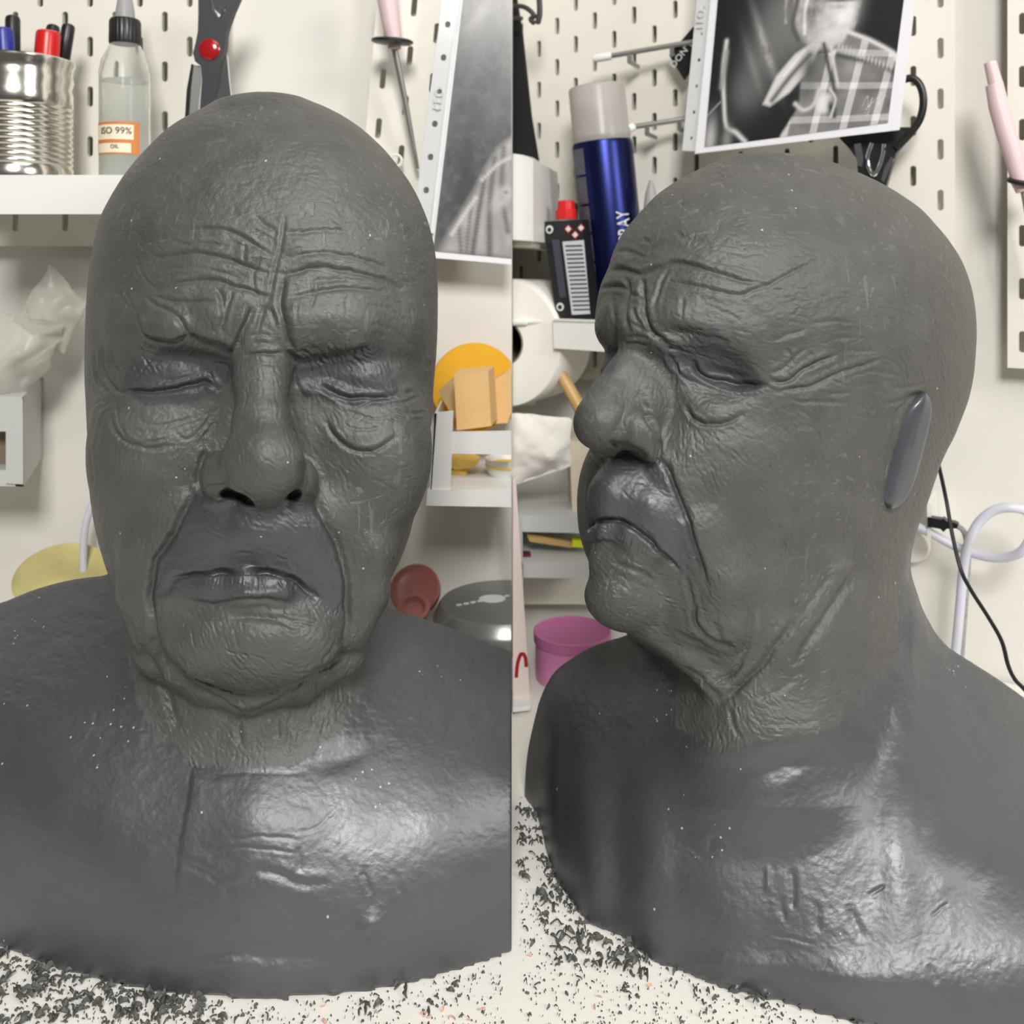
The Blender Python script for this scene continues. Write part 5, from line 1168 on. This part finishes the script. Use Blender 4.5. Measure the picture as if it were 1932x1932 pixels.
# pocket strip and portrait print
root = T('plastic_pocket', 'clear punched plastic pocket edge left of the portrait print', 'pocket', rp(1305,150,.05))
a = rp(1330,0,.05); b = rp(1302,285,.05); ezs = (a-b).normalized(); exs = NO.cross(ezs); exs = exs if exs.x > 0 else -exs; Ls = (a-b).length; m = M()
holed(m, b, exs, ezs, NO, [(0,(k+.5)*.0218) for k in range(0,8)], .0006, .0012, .0015, .0142, .0218); part('edge_strip', m, MT['sleeve'], root)
ctr = rp(1322,36,.0515); part('lettering', text_mesh('LEO', .009, lambda x, y, z: ctr+ezs*x-exs*y+NO*z), MT['grey'], root)
def paint_right(x, y):
    # u 1354..1704 at the top, v 0..~260
    I = Ink(x, y, 1.4); I.c = .016+0*x
    fy_ = lambda a, b: (a, b)
    # shadow side of neck and jaw
    I.blob(.30,.42,.10,.30,.13,20); I.blob(.40,.20,.14,.34,.16,10); I.blob(.22,.66,.08,.13,.12); I.add(.27,.30,.02,.25,.10,-25); I.add(.33,.45,.02,.25,.08,-25); I.add(.24,.50,.02,.2,.07,-25)
    # lit jaw and chin
    I.poly([(.44,-.05),(.79,-.05),(.775,.10),(.765,.22),(.75,.32),(.72,.39),(.66,.425),(.58,.41),(.50,.33),(.45,.20)], .50, .03)
    I.blob(.53,.16,.07,.20,.26,14); I.blob(.70,.10,.07,.14,.66); I.blob(.68,.075,.085,.014,.10); I.blob(.67,.12,.06,.02,.44); I.add(.72,.22,.05,.08,.16); I.add(.66,.33,.06,.04,.10)
    I.line([(.47,-.04),(.45,.10),(.44,.24),(.48,.34)], .020, .09); I.line([(.535,-.03),(.50,.12),(.51,.30)], .013, .66); I.line([(.57,-.02),(.545,.10),(.55,.18)], .010, .20); I.line([(.40,0),(.39,.12),(.40,.22)], .012, .34)
    I.c += (I.c > .2)*.16*fbm(x*26, y*20, 81, 4)
    # collar and shirt
    k = I.poly([(.74,.30),(.82,.35),(.92,.42),(1.02,.50),(1.02,1.02),(.42,1.02),(.47,.92),(.52,.80),(.52,.62),(.56,.46),(.66,.44),(.73,.38)], .26, .012)
    pl = (np.abs(((x*1.02+y*.10)*6.2) % 1-.5) < .12)*1.0+(np.abs(((y*1.0-x*.12)*4.2) % 1-.5) < .10)*.7
    I.c += k*(pl*.30-.05+.12*fbm(x*9, y*7, 83, 3))
    I.line([(.74,.30),(.86,.37),(.98,.47),(1.0,.52)], .016, .66); I.line([(.70,.46),(.80,.50),(.92,.55),(1.0,.62)], .020, .07)
    for t in range(15): I.blob(.70+t*.02, .40+t*.0125, .007, .028, .5, 0)
    I.poly([(.56,.36),(.60,.38),(.56,.55),(.46,.70),(.36,.78),(.32,.76),(.38,.58),(.47,.44)], .62, .012); I.line([(.55,.45),(.45,.60),(.37,.74)], .022, .12); I.line([(.52,.42),(.42,.58)], .008, .8)
    I.line([(.62,.38),(.66,.55),(.70,.70),(.72,.90)], .016, .06); I.line([(.66,.40),(.69,.55),(.72,.68)], .012, .58); I.blob(.56,.55,.05,.14,.10); I.line([(.50,.78),(.55,.83),(.60,.80),(.62,.70)], .016, .55)
    I.blob(.66,.80,.045,.075,.70,p=5); I.blob(.695,.83,.02,.06,.03,-10); I.line([(.68,.70),(.715,.78),(.70,.90)], .010, .6)
    # left sliver of shirt
    I.line([(.075,.33),(.07,.50),(.09,.70),(.12,.88),(.18,.93),(.24,1.0)], .016, .62); I.line([(.07,.72),(.0,.80)], .006, .4); I.blob(.03,.95,.035,.13,.42); I.blob(.13,.97,.03,.09,.22); I.line([(.08,.4),(.07,.62)], .02, .30)
    for pts in ([(.86,.84),(.88,.78),(.89,.86),(.905,.80)],[(.905,.80),(.89,.92),(.88,.88),(.93,.80)],[(.93,.80),(.95,.76),(.94,.85),(.97,.79)]): I.line(pts, .003, .8)
    return I.c
OF = .052
photo('black and white photo of a man\'s chin and plaid shirt in a white margin', (rp(1356,-20,OF), rp(1708,-20,OF), rp(1675,232,OF), rp(1329,278,OF)), .8, .001, paint_right, 420, 330, -NO*.001,
   [rp(1343,-24,OF-.0004), rp(1730,-24,OF-.0004), rp(1697,245,OF-.0004), rp(1311,290,OF-.0004)], None, rp(1520,130,OF))
# scissors under the print
root = T('scissors', 'black handled scissors with chrome inlays hanging below the portrait print', 'scissors', rp(1650,290,.03))
m = M(); m.tube(crom([rp(1690,160,.035), rp(1706,150,.035), rp(1724,149,.035), rp(1738,166,.035), rp(1742,196,.035), rp(1734,228,.035), rp(1712,258,.035), rp(1690,280,.035)], 6), .0030, 12, flat=.8); part('finger_loop', m, MT['black'], root)
m = M(); m.slab(RS([(1580,240),(1720,240),(1712,262),(1690,290),(1679,325),(1668,362),(1655,372),(1640,352),(1619,340),(1617,300),(1600,278),(1585,262)], .035), -NO*.008); m.bevel(.0012); part('handle', m, MT['black'], root)
m = M(); m.slab(RS([(1611,272),(1624,270),(1629,300),(1626,315),(1618,312)], .0358), -NO*.001); part('inlay', m, MT['chrome'], root)
m = M(); m.tube(crom([rp(1645,270,.0362), rp(1637,295,.0362), rp(1639,318,.0362), rp(1649,330,.0362), rp(1659,314,.0362), rp(1666,290,.0362), rp(1668,272,.0362)], 5), .0016, 8); part('inlay', m, MT['chrome'], root)
m = M(); m.slab(RS([(1681,295),(1687,300),(1676,325),(1668,345),(1662,340),(1668,318)], .0358), -NO*.001); part('inlay', m, MT['chrome'], root)
m = M(); m.slab(RS([(1636,352),(1668,362),(1662,440),(1650,440)], .033), -NO*.002); part('blade', m, MT['steel'], root)
# second board, pink tool
peg('white board at the right edge behind the pink tool', rp(1929,545,.006), E, Z, NO, 0, 5, -1, 10, None)
root = T('modelling_tool', 'pink handled tool with a black guard ring at the right edge', 'tool', rp(1890,230,.05))
m = M(); m.tube([rp(1868,118,.05), rp(1876,150,.05), rp(1880,163,.05)], [.0042,.0048,.0050], 18); h_ = part('handle_tip', m, MT['pink'], root)
m = M(); m.tube([rp(1876,160,.05), rp(1884,200,.05), rp(1898,250,.05), rp(1914,300,.05), rp(1925,345,.05), rp(1930,362,.05)], [.0060,.0068,.0068,.0062,.0058,.0045], 20); part('handle', m, MT['pink'], root)
m = M(); m.lathe(rp(1927,345,.05), V3(.1,-.3,1), [(-.001,.0085),(0,.0102),(.0016,.0102),(.0026,.0085)], 32); part('guard_ring', m, MT['black'], root)
m = M(); m.tube([rp(1930,360,.05), rp(1955,500,.045)], .0018, 10); part('rod', m, MT['steel'], root)
# brush handle under the shelf
root = T('brush', 'brass and wood brush handle slanting below the right shelf', 'brush', rp(1070,715,.06))
m = M(); m.tube([rp(1036,660,.07), rp(1044,676,.07), rp(1050,688,.07)], [.0052,.0056,.0048], 14); part('ferrule', m, MT['brass'], root, 'brass ferrule'); m = M(); m.tube([rp(1048,686,.07), rp(1075,735,.07), rp(1105,790,.07), rp(1125,830,.07)], [.0042,.0056,.0060,.0060], 14); part('handle', m, MT['wood'], root, 'varnished wooden handle')
# organiser low on the wall
OD = .80
def rb_(name, pts, D, th, mt, root, bev=.0008, lab=None, clip=1): m = M(); m.slab([at(u,v,D) for u, v in pts], (0,th,0)); m.bevel(bev); return part(name, m, MT[mt], root, lab, clip)
root = T('organizer', 'pale grey two tier desk organizer behind the profile face', 'shelf', at(1050,1030,OD))
rb_('upper_tier', [(978,972),(1160,976),(1160,1008),(979,1003)], OD, .08, 'grey', root); rb_('lower_tier', [(985,1062),(1160,1058),(1160,1092),(986,1090)], OD-.01, .09, 'grey', root); rb_('back_panel', [(975,990),(1160,990),(1160,1140),(975,1140)], OD+.075, .004, 'board', root)
m = M(); m.prism([at(975,970,OD-.01), at(985,970,OD-.01), at(987,1100,OD-.01), at(976,1100,OD-.01)], [at(975,985,OD+.07), at(983,985,OD+.07), at(985,1100,OD+.07), at(976,1100,OD+.07)]); part('side_panel', m, MT['grey'], root, None, 1)
for u_ in (1150,):
    rb_('leg', [(u_,1092),(u_+10,1092),(u_+10,1262),(u_,1262)], OD-.005, .01, 'grey', root)
def item(name, lab, cat, pts, D, th, mt, clip=1): m = M(); m.slab([at(u,v,D) for u, v in pts], (0,th,0)); m.bevel(.0006); return solo(name, m, MT[mt], lab, cat, at(*pts[0],D), clip=clip)
item('wooden_slat', 'brown wooden slat lying on the lower tier of the organizer', 'wood', [(992,1006),(1080,1024),(1080,1034),(1000,1022)], OD+.01, .01, 'wood')
item('yellow_tape', 'bright yellow tape end on the lower tier beside the chin', 'tape', [(1080,1019),(1112,1021),(1112,1034),(1080,1032)], OD+.008, .012, 'yellow'); item('maroon_block', 'small dark red block at the left end of the organizer', 'block', [(984,1046),(1000,1046),(1004,1056),(984,1057)], OD+.005, .01, 'maroon')
item('beige_card', 'upright beige card box behind the nose and mouth', 'box', [(1074,832),(1128,836),(1128,976),(1080,974)], OD+.02, .05, 'beige')
sh = sheet([(966,780),(1078,790),(1075,880),(966,915)], OD+.01, 22, .004, 31, bulge=.014); o = solo('paper_towel', sh, MT['tissue'], 'crumpled white paper towel hanging above the organizer', 'paper towel', at(1020,850,OD), clip=1); solidify(o)
# pink jar, stained board, box
jr = V3(at(1080,0,.75).x,.75,TZ); root = T('pink_jar', 'bright pink jar with a darker pink lid on the bench', 'jar', jr); jh = at(0,1188,.75).z-TZ; r_ = 73*.75/1800
m = M(); m.lathe(jr, Z, [(0,r_*.9),(.002,r_*.95),(jh*.8,r_*.96)], 40); part('jar_body', m, MT['pjar'], root, 'streaky pink jar body'); m = M(); m.lathe(jr, Z, [(jh*.78,r_),(jh*.98,r_*1.01),(jh,r_*.97),(jh-.001,r_*.9)], 40); part('lid', m, MT['plid'], root)
root = T('stained_board', 'pale pinkish board with a red smear at the left edge of the right half', 'board', at(980,1150,.70))
m = M(); m.slab([at(950,900,.70), at(973,900,.70), at(1001,1331,.70), at(950,1338,.70)], (0,.008,0)); m.bevel(.0006); part('board_panel', m, MT['blush'], root, None, 1)
m = M(); m.tube(crom([at(974,1278,.6995), at(977,1250,.6995), at(984,1233,.6995), at(991,1240,.6995), at(993,1258,.6995)]), .0013, 8, flat=.3); part('red_smear', m, MT['redd'], root, 'red paint smear')
m = M(); m.slab([at(950,1336,.685), at(1002,1331,.685), at(1000,1340,.685), at(950,1346,.685)], (0,.04,0)); m.bevel(.0006); part('foot_rail', m, MT['white'], root, None, 1)
item('pink_box', 'pale pink box below the stained board', 'box', [(950,1347),(999,1341),(990,1372),(950,1377)], .690, .05, 'blush'); item('maroon_strip', 'dark red strip at the foot of the pale pink box', 'strip', [(950,1378),(990,1372),(988,1382),(950,1388)], .685, .05, 'maroon')
# wires and hose at the right
m = M(); m.tube(crom([rp(1755,820,.10), rp(1771,878,.10), rp(1785,942,.10), rp(1797,1010,.11), rp(1813,1075,.12), rp(1833,1115,.12), rp(1865,1165,.12), rp(1890,1210,.12), rp(1902,1255,.12), rp(1915,1282,.12), rp(1934,1302,.12), rp(1975,1350,.12)], 8), .0014, 8); solo('black_cable', m, MT['black'], 'thin black cable curving down beside the back of the head', 'cable', rp(1813,1075,.12))
m = M(); m.tube(crom([rp(1715,985,.03), rp(1730,993,.03), rp(1760,1008,.03), rp(1795,1027,.03), rp(1830,1042,.03), rp(1870,1052,.035), rp(1905,1050,.04), rp(1932,1036,.045), rp(1948,1000,.045), rp(1940,968,.05), rp(1912,958,.055), rp(1878,962,.055), rp(1850,982,.055), rp(1832,1012,.055), rp(1822,1045,.05), rp(1816,1090,.045), rp(1810,1160,.045), rp(1803,1230,.045), rp(1796,1300,.045)], 8), .0034, 14); solo('hose', m, MT['lilac'], 'pale lilac hose with a loop right of the head', 'hose', rp(1830,1040,.04))
root = T('power_cord', 'grey braided cord with a black plug behind the lilac hose', 'cord', rp(1790,990,.03))
m = M(); m.slab(RS([(1750,976),(1776,980),(1780,978),(1786,984),(1800,986),(1808,990),(1806,997),(1786,998),(1780,1004),(1774,998),(1750,994)], .036), -NO*.008); m.bevel(.001); part('plug', m, MT['black'], root, 'black plug')
m = M(); m.tube(crom([rp(1806,992,.032), rp(1818,1002,.032), rp(1824,1022,.032), rp(1826,1060,.032), rp(1823,1110,.032), rp(1818,1180,.032), rp(1812,1260,.032), rp(1808,1320,.032)], 10), .0021, 10); part('cord', m, mat('braided_cord', (.30,.30,.28), .7, noise=.8, nscale=600), root)
root = T('wall_socket', 'round cream wall socket with a white plate behind the neck', 'socket', rp(1725,1020,.0))
m = M(); m.lathe(rp(1722,1025,-.014), NO, [(0,.0140),(.006,.0140),(.010,.0128),(.011,.008)], 40); part('socket_body', m, MT['board'], root); m = M(); m.slab(RS([(1749,948),(1756,950),(1756,1020),(1749,1018)], .034), -NO*.046); part('plate', m, MT['white'], root)
# ------------------------------------------------------------------ clay shavings on the bench
rs = random.Random(77)
def flake(m, p, s, curl, ang):
    n = rs.randint(3,5); w = s*rs.uniform(.12,.28); d = V3(math.cos(ang), math.sin(ang), 0); t = V3(-math.sin(ang), math.cos(ang), 0); a = []; b = []
    bend = rs.uniform(-1.6,1.6); pos = Vector(p)
    for k in range(n+1):
        q = k/n; h = .0004+curl*s*math.sin(q*PI*rs.uniform(.8,1.2)); ww = w*(.3+math.sin(PI*(q*.8+.1)))
        aa = ang+bend*q; dd = V3(math.cos(aa), math.sin(aa), 0); tt_ = V3(-dd.y, dd.x, 0); pos = pos+dd*s/n
        a.append((pos+tt_*ww/2+Z*h, pos+tt_*ww/2+Z*(h+.0006+w*.25))); b.append((pos-tt_*ww/2+Z*(h*.6), pos-tt_*ww/2+Z*(h*.6+.0005)))
    m.rings([[x[0], x[1], y[1], y[0]] for x, y in zip(a, b)])
LV = tabf([(-90,1758),(0,1790),(100,1828),(200,1856),(300,1875),(400,1886),(490,1890),(600,1884),(700,1872),(800,1852),(900,1822),(966,1800)])
RV = tabf([(966,1479),(984,1499),(1019,1561),(1038,1637),(1071,1695),(1100,1735),(1172,1771),(1221,1810),(1287,1836),(1352,1862),(1463,1892),(1578,1925),(1700,1950)])
small = M(); small2 = M(); pale = M(); big = []
def scatter(n, box, base, prob, mesh, side, lo=.0006, hi_=.0024):
    for _ in range(n):
        u = rs.uniform(box[0], box[2]); v = rs.uniform(box[1], box[3]); e = v-float(base(np.array([u]))[0])
        if e < 3 or rs.random() > prob(u, v, e): continue
        p = tab(u, v)
        if abs(p.x) < .004: continue
        sz_ = rs.uniform(lo,hi_)*(2.0 if rs.random() < .12 else 1); flake(mesh, V3(p.x, p.y, TZ), sz_, .35, rs.uniform(0, 2*PI))
clump = lambda u, v: max(0.0, float(fbm(np.array([u/34.]), np.array([v/22.]), 91, 3)[0])*2.6+.1)
dl = lambda u, v, e: clump(u, v)*(math.exp(-e/50)*(1.0 if u < 420 else .25)+(.5 if 230 < u < 400 and e < 90 else 0))+(.06 if u < 560 else .03)
scatter(5200, (-40,1780,962,1950), LV, dl, small, -1)
dr = lambda u, v, e: clump(u, v)*math.exp(-max(0, e)/(190 if u < 1040 else 48))*.9*(1 if u < 1250 else .35)+.035
scatter(7500, (970,1480,1620,1950), RV, dr, small2, 1)
scatter(1700, (-40,1790,962,1950), LV, lambda u, v, e: .55, small, -1, .0003, .0009); scatter(2600, (970,1480,1620,1950), RV, lambda u, v, e: .6, small2, 1, .0003, .0009)
solo('clay_crumbs', small, MT['scrap'], 'scattering of small dark clay crumbs along the foot of the front facing bust', 'crumbs', (-.13,.42,TZ), kind='stuff', smooth=False)
solo('clay_crumbs', small2, MT['scrap'], 'scattering of small dark clay crumbs along the foot of the turned bust', 'crumbs', (.1,.45,TZ), kind='stuff', smooth=False)
for _ in range(16):
    u, v = rs.choice([(rs.uniform(970,1250), rs.uniform(1800,1925)), (rs.uniform(560,940), rs.uniform(1895,1930))])
    if v-float((RV if u > 966 else LV)(np.array([u]))[0]) > 8: p = tab(u, v); flake(pale, V3(p.x, p.y, TZ), rs.uniform(.0015,.003), .1, rs.uniform(0,6))
solo('pale_crumbs', pale, MT['scrap2'], 'few pale pinkish crumbs on the bench', 'crumbs', (.0,.42,TZ), kind='stuff', smooth=False)
def shaving(u, v, s, lab, grp):
    p = tab(u, v); m = M()
    for k in range(rs.randint(5,9)): flake(m, V3(p.x+rs.uniform(-.4,.4)*s, p.y+rs.uniform(-.4,.4)*s, TZ+rs.uniform(0,.3)*s), s*rs.uniform(.35,.9), rs.uniform(.2,.5), rs.uniform(0,6.3))
    solo('clay_shaving', m, MT['scrap'], lab, 'shaving', V3(p.x,p.y,TZ), grp, smooth=False)
gl, gr = 'curled clay shavings before the front facing bust', 'curled clay shavings beside the turned bust'
for _ in range(400):
    if len(big) >= 46: break
    u = rs.uniform(-20,420); v = rs.uniform(1800,1935); e = v-float(LV(np.array([u]))[0])
    if e < 9 or rs.random() > math.exp(-e/60)+.12: continue
    if any((u-a)**2+(v-b)**2 < 24**2 for a, b in big): continue
    big.append((u,v)); shaving(u, v, rs.uniform(.004,.0075), 'dark curled clay shaving on the cream bench before the front facing bust', gl)
big2 = []
for _ in range(800):
    if len(big2) >= 50: break
    u = rs.uniform(975,1230); v = rs.uniform(1520,1830); e = v-float(RV(np.array([u]))[0])
    if e < 10 or e > 170 or rs.random() > math.exp(-e/70)+.1: continue
    if any((u-a)**2+(v-b)**2 < 22**2 for a, b in big2): continue
    big2.append((u,v)); shaving(u, v, rs.uniform(.004,.0075), 'dark curled clay shaving on the cream bench beside the turned bust', gr)
shaving(756,1868,.007,'lump of clay shavings at the right foot of the front facing bust',gl); shaving(692,1905,.006,'single pair of shavings on the bare bench near the seam',gl); shaving(1440,1895,.008,'lump of shavings at the foot of the turned bust chest',gr)
# ------------------------------------------------------------------ blank ear of the turned bust
def ear():
    c = [(1738,752,17),(1731,772,28),(1721,802,33),(1711,838,34),(1702,872,34),(1693,905,33),(1685,932,29),(1678,952,20)]
    Wd = lambda u, v: 0.0
    pts = np.array(c, float); n = 20; rr = []
    P = np.stack([pts[:,0], pts[:,1], np.full(len(pts), -100.0)], 1)
    # rest the slab on the skull surface
    ws = []
    for u, v, _ in c:
        col = np.stack([np.full(300, u), np.full(300, v), np.linspace(-200, 400, 300)], 1); f = f_right(col); ws.append(col[np.argmax(f < 0), 2])
    cen = [np.array([u, v, w+2]) for (u, v, _), w in zip(c, ws)]; cen = [cen[0]]+cen+[cen[-1]]; rad = [4]+[q[2] for q in c]+[4]
    cen[0] = cen[0]+np.array([4,-12,4.]); cen[-1] = cen[-1]+np.array([-3,9,4.])
    # across direction follows the skull
    m = M(); fine = resample([(x[0], x[1]) for x in cen], 6)
    tpar = np.linspace(0, 1, len(cen)); tf = np.linspace(0, 1, 40)
    C = np.stack([np.interp(tf, tpar, [x[k] for x in cen]) for k in range(3)], 1); RD = np.interp(tf, tpar, rad)
    for k in range(2): C[1:-1] = (C[:-2]+2*C[1:-1]+C[2:])/4; RD[1:-1] = (RD[:-2]+2*RD[1:-1]+RD[2:])/4
    gr = np.array([.90, .15, .42]); gr /= np.linalg.norm(gr); out = np.array([.42, -.1, -.90])*-1; out = np.array([.40,0,-.91])
    for p, r in zip(C, RD):
        ring = []
        for k in range(n):
            a = 2*PI*k/n; ca, sa = math.cos(a), math.sin(a)
            q = p+gr*ca*r+out*(sa*17*(r/34)**.6*(1-.15*math.cos(2*a))+9-abs(math.cos(a))*3+2.5*math.sin(p[1]/19.)*max(0, sa)+3.2*math.cos(3*a)*max(0, sa)); ring.append(q)
        rr.append([Vector(x) for x in to_world(np.array(ring))])
    m.rings(rr); ORG[bust2.name] = Vector((0.15, 0.52, TZ))
    o = part('ear', m, CLAY_EAR, bust2, 'smooth glossy blank ear shape'); md = o.modifiers.new('round', 'SUBSURF'); md.levels = 1; md.render_levels = 1
ear()
